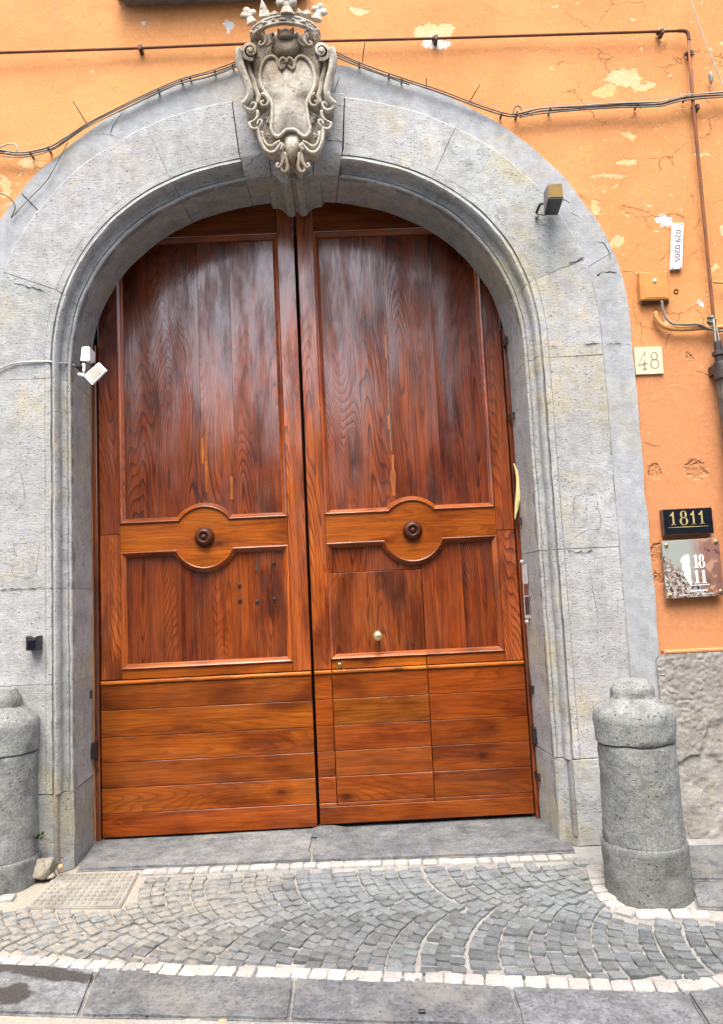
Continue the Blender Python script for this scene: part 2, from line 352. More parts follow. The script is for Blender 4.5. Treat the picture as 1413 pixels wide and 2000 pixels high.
def wood_mat(name, axis, dark, mid, light, rings=80.0, coat=1.0, rough=0.34, cior=2.05):
    b = NB(name)
    r = b.oinfo('Random'); cx = b.n('ShaderNodeCombineXYZ')
    b.put(cx.inputs[0], b.math('MULTIPLY', r, 53.0)); b.put(cx.inputs[1], b.math('MULTIPLY', r, 17.0)); b.put(cx.inputs[2], b.math('MULTIPLY', r, 71.0))
    o = b.obj(); p = b.vmath('ADD', o, cx.outputs[0])
    along = 0.085
    s = (1, 1, along) if axis == 'z' else (along, 1, 1)
    q = b.vmath('MULTIPLY', p, s)
    wob = b.vmath('SCALE', b.vmath('SUBTRACT', b.noise(b.vmath('MULTIPLY', p, (6, 6, 1.6) if axis == 'z' else (1.6, 6, 6)), 1.0, 2, .5, col=True), (.5, .5, .5)), 0.030)
    q2 = b.vmath('ADD', q, wob)
    h = b.noise(q2, 3.4, 1.0, 0.35)
    ks = (1, 1, .30) if axis == 'z' else (.55, 1, 1)
    kv = b.voro(b.vmath('MULTIPLY', b.vmath('ADD', p, wob), ks), 3.0 if axis == 'z' else 4.6, rnd=1.0)
    kn = b.map(kv, 0.0, 0.22, 1.0, 0.0)
    h = b.math('ADD', h, b.math('MULTIPLY', kn, 0.26))
    fr = b.math('FRACT', b.math('MULTIPLY', h, rings))
    ring = b.ramp(fr, (0.0, 0.7), (0.10, 0.0), (0.50, 0.06), (0.78, 0.55), (0.92, 1.0))
    rv = b.map(b.noise(b.vmath('MULTIPLY', p, (3, 3, .8) if axis == 'z' else (.8, 3, 3)), 1.3, 2), .3, .7, .25, 1.0)
    ring = b.math('MULTIPLY', ring, rv)
    fs = (170, 170, 5) if axis == 'z' else (5, 170, 170)
    fib = b.noise(b.vmath('MULTIPLY', p, fs), 1.0, 3, 0.6)
    blot = b.noise(b.vmath('MULTIPLY', p, (5, 5, 1.6) if axis == 'z' else (1.6, 5, 5)), 1.0, 4, 0.6)
    col = b.mix(b.map(blot, .3, .7), mid, light)
    col = b.mix(b.math('MULTIPLY', b.map(blot, .32, .5, 1.0, 0.0), .55), col, dark)
    col = b.mix(b.math('MULTIPLY', ring, .85 if axis == 'z' else .42), col, dark)
    strk = b.noise(b.vmath('MULTIPLY', p, (34, 34, 1.1) if axis == 'z' else (1.1, 34, 34)), 1.0, 4, .6)
    col = b.mix(1.0, col, b.map(strk, .3, .7, .70 if axis == 'z' else .80, 1.26 if axis == 'z' else 1.16), 'MULTIPLY')
    patch = b.map(b.noise(b.vmath('MULTIPLY', p, (3, 3, 1.2) if axis == 'z' else (1.2, 3, 3)), 1.0, 3, .6), .56, .70)
    col = b.mix(b.math('MULTIPLY', patch, .55), col, dark)
    col = b.mix(b.math('MULTIPLY', b.map(kv, 0.03, 0.10 if axis == 'z' else .13, 1.0, 0.0), .85), col, (dark[0]*.5, dark[1]*.5, dark[2]*.5))
    pale = b.ramp(b.math('FRACT', b.math('ADD', b.math('MULTIPLY', h, rings), .30)), (0.0, 0.0), (0.80, 0.0), (0.88, 1.0), (0.96, 0.0))
    col = b.mix(b.math('MULTIPLY', b.math('MULTIPLY', pale, b.map(kv, .12, .42, 1.0, 0.1)), .35), col, (light[0]*1.5, light[1]*1.8, light[2]*2.2))
    halo = b.map(kv, .05, .30, 1.0, 0.0)
    col = b.mix(b.math('MULTIPLY', halo, .45), col, dark)
    col = b.mix(1.0, col, b.map(fib, .25, .75, .72, 1.28), 'MULTIPLY')
    col = b.mix(1.0, col, b.oinfo('Color'), 'MULTIPLY')
    hh = b.math('SUBTRACT', b.math('MULTIPLY', fib, .5), b.math('MULTIPLY', ring, .6))
    n = b.bump(hh, 0.30, 0.0016)
    n2 = b.bump(b.noise(p, 2.5, 2, .5), 0.35, 0.004, n)
    cn = b.bump(b.math('ADD', b.noise(p, 3.5, 2, .5), b.math('MULTIPLY', hh, .35)), 0.35, 0.004)
    b.l(cn, b.b.inputs['Coat Normal'])
    return b.fin(col, b.map(blot, .3, .7, rough, rough+.18), n2, Coat_Weight=b.map(b.noise(b.vmath('MULTIPLY', p, (7, 7, 1.3) if axis == 'z' else (1.3, 7, 7)), 1.0, 5, .7), .36, .62, coat*.25, coat), Coat_Roughness=b.map(b.noise(p, 2.3, 3, .6), .35, .65, .14, .26), Coat_IOR=cior, Specular_IOR_Level=.15)
WV = wood_mat('varnished_pine_upright', 'z', (0.050, 0.009, 0.0025), (0.315, 0.062, 0.009), (0.43, 0.105, 0.014))
WH = wood_mat('varnished_pine_level', 'x', (0.075, 0.013, 0.0015), (0.245, 0.054, 0.004), (0.35, 0.094, 0.007), rings=52, coat=.7, cior=1.5)
WB = wood_mat('bare_pine', 'z', (0.35, 0.17, 0.07), (0.55, 0.30, 0.13), (0.62, 0.38, 0.19), coat=0.1, rough=.55)
WD = wood_mat('dark_turned_wood', 'x', (0.022, 0.007, 0.004), (0.055, 0.016, 0.008), (0.085, 0.026, 0.012), coat=.35, cior=1.5)

def simple(name, c, rough=0.6, metal=0.0, var=0.25, sc=25.0, bumpk=0.2, c2=None, **kw):
    b = NB(name); p = b.pos(); n = b.noise(p, sc, 4, .6)
    c2 = c2 or tuple(v*(1-var) for v in c)
    col = b.mix(b.map(n, .35, .65), c, c2); col = b.mix(1.0, col, b.oinfo('Color'), 'MULTIPLY')
    return b.fin(col, b.map(n, .3, .7, max(rough-.08, .02), min(rough+.08, 1)), b.bump(b.noise(p, sc*4, 3), bumpk, 0.002), Metallic=metal, **kw)
BLACK = simple('black_paint', (0.018, 0.018, 0.02), .45)
IRON = simple('black_iron_pipe', (0.03, 0.028, 0.027), .55, 0.3, .5, 12, .4, c2=(0.075, 0.06, 0.05))
RUST = simple('rusty_pipe', (0.085, 0.035, 0.018), .75, 0.1, .4, 9, .4, c2=(0.16, 0.055, 0.018))
CABLE = simple('grey_cable', (0.26, 0.24, 0.21), .7, 0, .5, 9)
CABLED = simple('dark_cable', (0.085, 0.078, 0.07), .7, 0, .4, 9)
CABLEW = simple('pale_cable', (0.50, 0.48, 0.44), .6, 0, .3, 9)
WPLAST = simple('white_plastic', (0.74, 0.75, 0.74), .4, 0, .08, 10, .05)
STEEL = simple('polished_steel', (0.62, 0.60, 0.60), .4, .4, .2, 30, .05)
BRASS = simple('brass', (0.72, 0.52, 0.20), .28, 1.0, .2, 40, .08)
BRASSP = simple('pale_brass', (0.76, 0.62, 0.32), .33, .85, .15, 40, .05)
GLASSY = simple('lamp_glass', (0.30, 0.33, 0.31), .08, 0, .25, 25, .0, Coat_Weight=1.0)
BRONZE = simple('weathered_bronze', (0.24, 0.15, 0.035), .45, .5, .5, 14, .2, c2=(0.16, 0.12, 0.035))
GREYMET = simple('grey_metal', (0.30, 0.27, 0.26), .5, .5, .2, 20)
BRACK = simple('brown_bracket', (0.09, 0.06, 0.05), .5, .6, .4, 30)
ORBOX = simple('orange_painted_metal', (0.58, 0.25, 0.055), .5, 0, .12, 12, .1, c2=(0.52, 0.21, 0.045))
ORPIPE = simple('ochre_painted_pipe', (0.60, 0.31, 0.10), .55, 0, .3, 14, .2)
FOAM = simple('yellow_foam', (0.78, 0.68, 0.30), .8, 0, .25, 30, .5)
ENAMEL = simple('cream_enamel', (0.78, 0.67, 0.42), .4, 0, .12, 18, .1)
SIGNW = simple('white_sign', (0.80, 0.80, 0.82), .35, 0, .05, 12, .03)
INK = simple('dark_ink', (0.10, 0.11, 0.15), .6, 0, .1)
INKG = simple('grey_ink', (0.36, 0.32, 0.25), .6, 0, .15)
GLOSSB = simple('black_gloss_panel', (0.008, 0.010, 0.016), .12, 0, .3, 8, .02, Coat_Weight=.6)
GOLD = simple('gold_lettering', (0.66, 0.54, 0.24), .35, .4, .15, 40, .05)
WPRINT = simple('white_print', (0.85, 0.85, 0.85), .5, 0, .02, 10, .0)
LEAF = simple('weed_leaf', (0.06, 0.10, 0.025), .6, 0, .5, 30)
DARKB = simple('dark_backing', (0.006, 0.005, 0.005), .95)
SLATE = simple('grey_ledge', (0.20, 0.175, 0.17), .85, 0, .3, 12, .4)
CONC = simple('dusty_concrete_cover', (0.30, 0.28, 0.24), .92, 0, .3, 7, .5, c2=(0.22, 0.21, 0.185))
ROUGHR = stone_mat('rough_grey_render', (0.265, 0.255, 0.235), (0.33, 0.32, 0.30), (0.22, 0.205, 0.18), .85, .6, .35, 1.2, 1.0, hue=(0.46, 0.40, 0.28))

# ------------------------------------------------------------------ portal curves (super-ellipse on straight jambs), fitted to the photograph
CV = dict(O=(.02, -.269, 3.232, 2.108, 1.757, 1.832), F=(0, -.271, 3.073, 1.916, 1.671, 2.088), G=(0, -.266, 2.98, 1.520, 1.345, 2.25),
          S=(.075, -.267, 2.941, 1.428, 1.278, 2.242), B=(.48, -.283, 3.049, 1.429, 1.218, 2.188))
def lerpc(a, b, t): return tuple(x+(y-x)*t for x, y in zip(a, b))
ZB = 0.0
TK, ZK = .985, 2.97
def zj(t, cz): return t*ZK if t <= TK else TK*ZK+(cz-TK*ZK)*(t-TK)/(1-TK)
def tj(z, cz): return z/ZK if z <= TK*ZK else TK+(1-TK)*(z-TK*ZK)/(cz-TK*ZK)
def cpt(c, t, Y=None, zb=ZB):
    """t 0..1 left jamb, 1..2 arch, 2..3 right jamb"""
    y, cx, cz, a, b, n = c
    if Y is not None: y = Y
    if t <= 1: return (cx-a, y, zj(t, cz))
    if t >= 2: return (cx+a, y, zj(3-t, cz))
    f = math.pi*(2-t); C, S = math.cos(f), math.sin(f)
    return (cx+a*math.copysign(abs(C)**(2/n), C), y, cz+b*abs(S)**(2/n))
def tof(px, py, c, Y=None):
    y, cx, cz, a, b, n = c
    p = P(px, py, y if Y is None else Y)
    if p[2] <= cz: return tj(p[2], cz) if p[0] < cx else 3-tj(p[2], cz)
    u, v = (p[0]-cx)/a, (p[2]-cz)/b
    f = math.atan2(abs(v)**(n/2), math.copysign(abs(u)**(n/2), u)); return 2-f/math.pi
def ts(t0, t1, step=.03):
    n = max(2, int(math.ceil((t1-t0)/step))+1); return list(np.linspace(t0, t1, n))
def sweep(prof, t0, t1, step=.02, amp=0.0, zb=ZB, g=0.0):
    """prof: list of (curve, Y) from outside to inside and round the back; closed loop"""
    T = ts(t0, t1, step); V = []; F = []; m = len(prof)
    for t in T:
        for c, Y in prof: V.append(cpt(c, t, Y, zb))
    for i in range(len(T)-1):
        for k in range(m):
            j = (k+1) % m; F.append((i*m+k, i*m+j, (i+1)*m+j, (i+1)*m+k))
    F.append(tuple(range(m))[::-1]); F.append(tuple((len(T)-1)*m+k for k in range(m)))
    return V, F
gs = lambda w: lerpc(CV['G'], CV['S'], w)
PROF = [(CV['F'], .012), (lerpc(CV['F'], CV['G'], .03), 0.0), (gs(-.45), 0.0), (gs(-.42), -.008), (gs(-.06), -.008), (gs(-.03), 0.002), (gs(-.015), .036), (gs(.02), .038), (gs(.035), .012), (gs(.08), -.010), (gs(.17), -.022), (gs(.27), -.026), (gs(.36), -.016), (gs(.43), .006), (gs(.45), .026),
        (gs(.43), .044), (gs(.49), .054), (gs(.58), .060), (gs(.70), .060), (gs(.775), .056), (gs(.78), .082), (gs(.815), .084), (gs(.82), .062), (gs(.95), .060), (CV['S'], .066), (lerpc(CV['S'], CV['B'], .03), .09), (CV['B'], .475), (lerpc(CV['B'], CV['O'], .5), .475)]
PPL = [(CV['F'], -.012), (gs(-.3), -.012), (gs(.15), -.006), (CV['S'], .075), (CV['B'], .475), (lerpc(CV['B'], CV['O'], .5), .475)]

# ================================================================== STRUCTURE
# street, pavement bed, threshold
KY0, KY1 = -1.235, -1.66
def sheet(name, poly, mat, dz=0.0): return mesh(name, [(x, y, z+dz) for x, y, z in poly], [tuple(range(len(poly)))], mat)
st = mesh('street', [(-60, -80, -.25), (60, -80, -.25), (60, KY1+.05, -.25), (-60, KY1+.05, -.25)], [(0, 1, 2, 3)], LAVA); st.color = (.35, .35, .35, 1); tag(st, kind='structure')
def bed_mesh():
    V = []; F = []; xs = np.linspace(-8, 8, 41); ys = [-1.72, -1.25, -.9, -.6, -.3, 0, .03, .3, .62, 1.2]
    for y in ys:
        for x in xs: V.append((x, y, gz(y)-.012))
    n = len(xs)
    for i in range(len(ys)-1):
        for j in range(n-1): F.append((i*n+j, i*n+j+1, (i+1)*n+j+1, (i+1)*n+j))
    return V, F
bed = mesh('pavement', *bed_mesh(), MORTAR); tag(bed, kind='structure')

# ------------------------------------------------------------------ house front
house = empty('house_facade', (0, 0.3, 0), 'orange plastered house wall with flaking paint around the stone portal', 'house wall')
def wall_mesh():
    WY = .035; V = []; F = []
    T = list(np.linspace(0, 1, 30))[:-1]+list(np.linspace(1, 2, 120))+list(np.linspace(2, 3, 30))[1:]
    inner = [cpt(lerpc(CV['O'], CV['F'], .15), t, WY) for t in T]
    cx, cz = -.27, 3.0
    def outer(t):
        if t <= 1: return (-5.5, -.2+(cz+.2)*t)
        if t >= 2: return (5.0, -.2+(cz+.2)*(3-t))
        f = math.pi*(2-t); c, s = math.cos(f), math.sin(f)
        k = min((5.23 if c < 0 else 5.27)/max(abs(c), 1e-6), 4.5/max(s, 1e-6)); return (cx+c*k, cz+s*k)
    K = 26
    for i, t in enumerate(T):
        a = inner[i]; o = outer(t)
        for k in range(K+1):
            u = (k/K)**1.5
            x, z = a[0]+(o[0]-a[0])*u, a[2]+(o[1]-a[2])*u
            V.append((x, WY+.010*fbm(x*1.1, 3, z*1.1, 3)+.003*fbm(x*5, 7, z*5, 3), z))
    for i in range(len(T)-1):
        for k in range(K): F.append((i*(K+1)+k, i*(K+1)+k+1, (i+1)*(K+1)+k+1, (i+1)*(K+1)+k))
    return V, F
mesh('plaster', *wall_mesh(), PLASTER, house, smooth=True)
# rough render below the plaster, right of the portal
ZR = Z(1350, 1275, 0)
def render_mesh(x0, x1):
    st_ = .0085; nx, nz = int((x1-x0)/st_), int((ZR+.1)/st_); V = []; F = []
    for j in range(nz+1):
        for i in range(nx+1):
            x = x0+(x1-x0)*i/nx; z = -.1+(ZR+.1)*j/nz
            wx, wz = x+.03*fbm(x*7, 2, z*7, 3), z+.03*fbm(x*7, 9, z*7, 3)
            up = min(1, max(0, (wz-.66+.10*fbm(x*4, 1, z*4, 2))/.03))
            d, pts_ = mnoise.voronoi(Vector((wx*20, 1.7, wz*24))); edge = min(1, (d[1]-d[0])*3)
            y1 = -.006-.010*edge*(.4+.6*abs(fbm(x*30, 3, z*30, 3)))-.004*fbm(x*60, 5, z*60, 3)
            d2, p2 = mnoise.voronoi(Vector((wx*3.4, 4.7, wz*3.8))); e2 = min(1, (d2[1]-d2[0])*14)
            cell = mnoise.cell(Vector(p2[0])*7.3)
            y2 = .012-.014*cell*e2-.010*e2-.006*fbm(x*9, 2, z*9, 4)-.003*fbm(x*45, 2, z*45, 3)
            V.append((x, y1*up+y2*(1-up), z))
    for j in range(nz):
        for i in range(nx): F.append((j*(nx+1)+i, j*(nx+1)+i+1, (j+1)*(nx+1)+i+1, (j+1)*(nx+1)+i))
    return V, F
mesh('base_render', *render_mesh(1.80, 3.1), ROUGHR, house, smooth=38)
V, F = box(1.85, 5.0, -.005, .06, ZR-.004, ZR+.022, .008)
mesh('plaster_lip', roughen(V, .004, 9), F, PLASTER, house)
# grey ledge at the top of the picture
lz = P(240, 12, .03)[2]; lx = P(240, 12, .03)[0]
mesh('window_ledge', *join([box(lx+.02, lx+1.18, -.10, .06, lz, lz+.05, .012), box(lx-.03, lx+1.22, -.15, .06, lz+.052, lz+.14, .015)]), SLATE, house)
# bolt hole in the plaster
V, F = lathe([(.016, -.012), (.0155, .002), (.013, .003), (.012, -.01)], 14, *P(1321, 569, .03)[[0]], cy=.03, z0=P(1321, 569, .03)[2], axis='y')
mesh('bolt_hole', V, F, DARKB, house)

# unseen houses across the street, added and sized to shape the varnish reflections
def across(lab, xa, xb, h, y, col, m):
    o = empty('facing_house', ((xa+xb)/2, y, -.25), lab, 'house')
    mesh('wall', *box(xa, xb, y-6, y, -.25, h), m, o, color=col); mesh('cornice', *box(xa-.1, xb+.1, y-6.1, y+.25, h+.002, h+.25), SLATE, o)
    n = max(1, int((xb-xa)/2.4))
    for i in range(n):
        for z in ([1.0] if h < 6 else [1.0, 4.2, 7.4, 10.4]):
            if z+1.9 > h: continue
            cx = xa+(i+.5)*(xb-xa)/n; f = mesh('window', *box(cx-.6, cx+.6, y-.05, y+.06, z, z+1.8), SLATE, o)
            mesh('pane', *box(cx-.5, cx+.5, y+.0602, y+.07, z+.1, z+1.7), GLOSSB, f)
across('low plain unseen house across the street behind the viewer', -4.6, .9, 4.6, -9.5, (.9, .86, .78), ROUGHR)
across('tall ochre unseen house across the street behind the viewer to the right', 1.0, 11, 8, -9.3, (.9, .86, .78), ROUGHR)
across('tall grey unseen house across the street behind the viewer to the left', -14, -4.7, 7.5, -9.4, (.9, .86, .78), ROUGHR)
# ------------------------------------------------------------------ stone portal
portal = empty('stone_portal', (-.27, .2, 0), 'grey stone arched portal with moulded jambs and wedge blocks', 'portal')
jl = [0, .155, .40, .545, 1.0]                      # joints up the left jamb
arch = [1.0, 1.0+(tof(75, 560, CV['G'])-1)*1.0, tof(330, 345, CV['G']), tof(472, 312, CV['G']), tof(668, 308, CV['G']), tof(842, 350, CV['G']), tof(1030, 545, CV['G']), 2.0]
jl2 = [tof(110, 1153, CV['G'])]
JT = [.150, tof(112, 1335, CV['G']), tof(110, 1150, CV['G']), TK]+sorted([tof(123.5, 575, CV['G']), tof(330, 345, CV['G']), tof(470, 312, CV['G'])])
JT2 = [tof(668, 308, CV['G']), tof(842, 350, CV['G']), tof(1030, 556, CV['G']), 3-TK, tof(1088, 1073, CV['G']), 3-.165]
tint = lambda v, s=.05: tuple(v*(1+random.uniform(-s, s)*.35) for _ in range(3))
def block(t0, t1, prof=PROF, name='stone_block', g=.00035, col=None):
    V, F = sweep(prof, t0+g, t1-g, .010)
    V = roughen(V, .0045, 7, random.uniform(0, 9), (1, .8, 1))
    return mesh(name, V, F, STONE, portal, smooth=25, color=col or tint(random.uniform(.88, 1.05), .04))
# plinths
block(0, .148, PPL, 'plinth_block', col=(.68, .69, .68)); block(3-.163, 3, PPL, 'plinth_block', col=(.86, .86, .84))
for a, b_ in zip(JT[:-1], JT[1:]): block(a, b_, col=(.84, .84, .82) if a < .3 else None)
for a, b_ in zip(JT2[:-1], JT2[1:]): block(a, b_)
KP = [(CV['F'], -.02), (lerpc(CV['F'], CV['G'], .02), -.03), (gs(-.1), -.03), (gs(.05), -.026), (gs(.93), .04), (CV['S'], .05), (CV['B'], .475), (lerpc(CV['B'], CV['F'], .6), .475)]
k0, k1 = JT[-1], JT2[0]
kk0, kk1 = k0+(k1-k0)*.001, k1-(k1-k0)*.001
block(k0, k0+(k1-k0)*.30, KP, 'keystone_flank', g=.0006); block(k0+(k1-k0)*.70, k1, KP, 'keystone_flank', g=.0006); block(k0+(k1-k0)*.30, k0+(k1-k0)*.70, KP, 'keystone', g=.0006)
# console under the shield: ogee soffit
CYF = .05
def conp(px, py): p = P(px, py, CYF); return (p[0], p[2])
con = [(512, 318), (517, 335), (521, 343), (531, 342), (540, 346), (547, 353), (553, 359), (561, 361), (568, 357), (570.5, 350), (575.5, 350), (578, 357), (585, 359), (592, 357), (597, 350), (604, 344), (612, 341), (624, 340), (629, 330), (633, 315)]
ol = [conp(*q) for q in con]
V, F = prism(ol, CYF-.01, .478); mesh('console', roughen(V, .002, 9), F, STONE, portal, color=(.95, .93, .88))
# mortar core behind the joints
CORE = [(lerpc(c, CV['O'], .012 if k < 24 else .0), Y+.0045) for k, (c, Y) in enumerate(PROF[:-2])]+[(lerpc(CV['B'], CV['O'], .03), .46), (lerpc(CV['B'], CV['O'], .4), .46)]
V, F = sweep(CORE, .02, k0-.001, .02); mesh('joint_mortar', V, F, STONE, portal, color=(.62, .61, .58))
V, F = sweep(CORE, k1+.001, 2.98, .02); mesh('joint_mortar', V, F, STONE, portal, color=(.62, .61, .58))
V, F = sweep([(lerpc(CV['O'], CV['F'], .1), .03), (lerpc(CV['F'], CV['G'], .1), .03), (lerpc(CV['F'], CV['G'], .1), .3), (lerpc(CV['O'], CV['F'], .1), .3)], .0, 3.0, .02); mesh('band_backing', V, F, STUCCO, portal)
# outer painted band
def band(t0, t1, name='stucco_band'):
    O = CV['O']; n = lerpc(O, CV['F'], .06)
    T = ts(t0, t1, .012); V = []; F = []
    for t in T:
        p = cpt(n, t, .012); q = cpt(O, t, .045); r_ = cpt(lerpc(CV['F'], CV['G'], .02), t, .012); jit = .012*fbm(q[0]*4, 1, q[2]*4, 3)
        d = np.array(q)-np.array(cpt(CV['F'], t, .045)); d /= np.linalg.norm(d)
        V += [tuple(np.array(q)+d*jit), tuple(np.array(p)+d*jit), tuple((np.array(p)+np.array(r_))/2+np.array([0, .004*fbm(p[0]*3, 2, p[2]*3), 0])), r_, (r_[0], .05, r_[2])]
    for i in range(len(T)-1):
        for k in range(4): F.append((i*5+k, i*5+k+1, (i+1)*5+k+1, (i+1)*5+k))
    return mesh(name, V, F, STUCCO, portal, smooth=35)
band(0, tof(68, 407, CV['F'])-.0006); band(tof(68, 407, CV['F'])+.0006, tof(560, 180, CV['F'])); band(tof(560, 180, CV['F'])+.0006, tof(1150, 520, CV['F'])); band(tof(1150, 520, CV['F'])+.0006, 3)

# ================================================================== DOOR
x0, xg0 = X(199, 1400), X(612.6, 1420)
xg1, x1 = X(619, 1430), X(1034, 1450)
zb = .035
zl = Z(400, 1323); 
FR = empty('door_frame', ((x0+x1)/2, DY, 0), 'narrow dark brown timber frame between the door leaves and stone jambs', 'door frame')
def wbox(name, xa, xb, ya, yb, za, zb_, mat, parent, b=.003, col=(1, 1, 1)):
    return mesh(name, *box(xa, xb, ya, yb, za, zb_, b), mat, parent, color=col)
fl0 = X(186, 1300)
wbox('frame_post', fl0+.006, x0-.006, .500, .62, .01, 3.3, WV, FR, .004, (.45, .42, .5))
wbox('bare_edge', fl0-.01, fl0+.004, .497, .62, .01, 3.25, WB, FR, .002, (.75, .6, .5))
fr1 = X(1047, 1450)
wbox('frame_post', x1+.006, fr1-.002, .500, .62, .02, 3.3, WV, FR, .004, (.5, .45, .5))
wbox('bare_edge', fr1, fr1+.016, .495, .62, .02, 3.02, WB, FR, .002)
wbox('backing', fl0-.2, fr1+.2, .66, .68, .0, 4.6, DARKB, FR, 0)
wbox('dark_lintel_board', fl0-.2, fr1+.2, .645, .655, 4.1, 4.6, WV, FR, 0, (.3, .3, .3))  # dark-tinted wood board behind the tops of the leaves
def bracket(px, py, name='fixing_bracket', mat=BRACK, wd=.045, ht=.05):
    p = P(px, py, .42)
    o = mesh(name, *join([box(p[0]-wd*.55, p[0]+wd*.5, .405, .411, p[2]-ht/2, p[2]+ht/2, .001), box(p[0]-wd*.62, p[0]-wd*.55, .405, .50, p[2]-ht/2, p[2]+ht/2, 0), lathe([(.006, -.008), (.006, .003), (.003, .005)], 8, p[0]+.004, .408, p[2]+ht*.2, 'y')]), mat, FR)
    return o
for q in ((995, 665), (1006, 812), (1021, 1018), (1047, 1346)): bracket(*q)
bracket(1058, 1517); bracket(175, 1356)
p = P(181, 1467, .44); wbox('hinge_block', p[0]-.018, p[0]+.018, .42, .499, p[2]-.05, p[2]+.05, BLACK, FR, .004)
p = P(1046, 1436, .44); wbox('hinge_block', p[0]-.016, p[0]+.016, .42, .494, p[2]-.05, p[2]+.05, BLACK, FR, .004)

MP = [(0.0, DY+.002), (.002, DY-.009), (.008, DY-.013), (.014, DY-.010), (.024, DY+.008), (.033, DY+.013), (.036, DY+.020), (.036, DY+.040)]
def offset_rings(ol, prof):
    n = len(ol); A = np.array(ol); rings = []
    area = sum(A[i][0]*A[(i+1) % n][1]-A[(i+1) % n][0]*A[i][1] for i in range(n)); sg = 1 if area > 0 else -1
    N = []
    for i in range(n):
        d1 = A[i]-A[i-1]; d2 = A[(i+1) % n]-A[i]; d1 /= np.linalg.norm(d1); d2 /= np.linalg.norm(d2)
        n1 = np.array([-d1[1], d1[0]])*sg; n2 = np.array([-d2[1], d2[0]])*sg; m = n1+n2; N.append(m/max(.35, (1+n1@n2)))
    N = np.array(N)
    return [[(A[i][0]+N[i][0]*o, y, A[i][1]+N[i][1]*o) for i in range(n)] for o, y in prof]
def mould(ol, groups, parent, prof=MP, mats=None, cols=None):
    rings = offset_rings(ol, prof); n = len(ol); m = len(prof); res = []
    for gi, (i0, i1) in enumerate(groups):
        idx = [(i0+k) % n for k in range((i1-i0) % n+1)]
        V = []; F = []
        for i in idx: V += [rings[k][i] for k in range(m)]
        for a in range(len(idx)-1):
            for k in range(m-1): F.append((a*m+k, a*m+k+1, (a+1)*m+k+1, (a+1)*m+k))
        hz = abs(V[-1][0]-V[0][0]) > abs(V[-1][2]-V[0][2])
        par = parent[gi] if isinstance(parent, list) else parent
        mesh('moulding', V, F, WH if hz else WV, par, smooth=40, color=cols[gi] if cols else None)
def leaf(name, xa, xb, label, px, side):
    """px: dict of measured photo columns/rows"""
    L = empty(name, ((xa+xb)/2, DY, zb), label, 'door leaf')
    return L
LL = leaf('door_leaf', x0, xg0, 'left leaf of the varnished brown wooden door, with old screw holes in its lower panel', None, 0)
RL = leaf('door_leaf', xg1, x1, 'right leaf of the varnished brown wooden door, with small wicket door and brass knob', None, 1)
ztop = 4.45
# common levels
zpt = Z(440, 460)                 # top of upper panel
zm1 = (Z(300, 1022)+Z(520, 1011))/2      # rail top edge (above: moulding bottom of upper panel)
zm0 = (Z(300, 1075)+Z(900, 1049))/2
zlb = (Z(400, 1301)+Z(900, 1277))/2   # bottom of the lower panel moulding
zpl = Z(400, 1320)                # top of board plinth
zmr1, zmr0 = zm1-.022, zm0+.0
cL = P(400, 1049, DY); cR = P(806, 1036, DY)
RC = 58*5.18/FP
def panel_outline(xa, xb, za, zb_, c, up, extra=()):
    """CCW outline; circular bite from the rail at bottom (up panel) or at top; returns pts and corner indices"""
    pts = []
    if up:   # bite on the bottom edge
        dz = za-c[2]; hx = math.sqrt(max(RC*RC-dz*dz, 1e-6)); a0 = math.atan2(dz, -hx); a1 = math.atan2(dz, hx)
        pts = [(xa, za)]+[(c[0]+RC*math.cos(a), c[2]+RC*math.sin(a)) for a in np.linspace(a0, a1, 22)]+[(xb, za), (xb, zb_), (xa, zb_)]
    else:
        dz = zb_-c[2]; hx = math.sqrt(max(RC*RC-dz*dz, 1e-6)); a0 = math.atan2(dz, hx); a1 = math.atan2(dz, -hx)
        pts = [(xa, za)]+[(e, za) for e in extra]+[(xb, za), (xb, zb_)]+[(c[0]+RC*math.cos(a), c[2]+RC*math.sin(a)) for a in np.linspace(a0, a1-0, 22)]+[(xa, zb_)]
    return pts
SH = lambda v: (v, v*.98, v*.95)
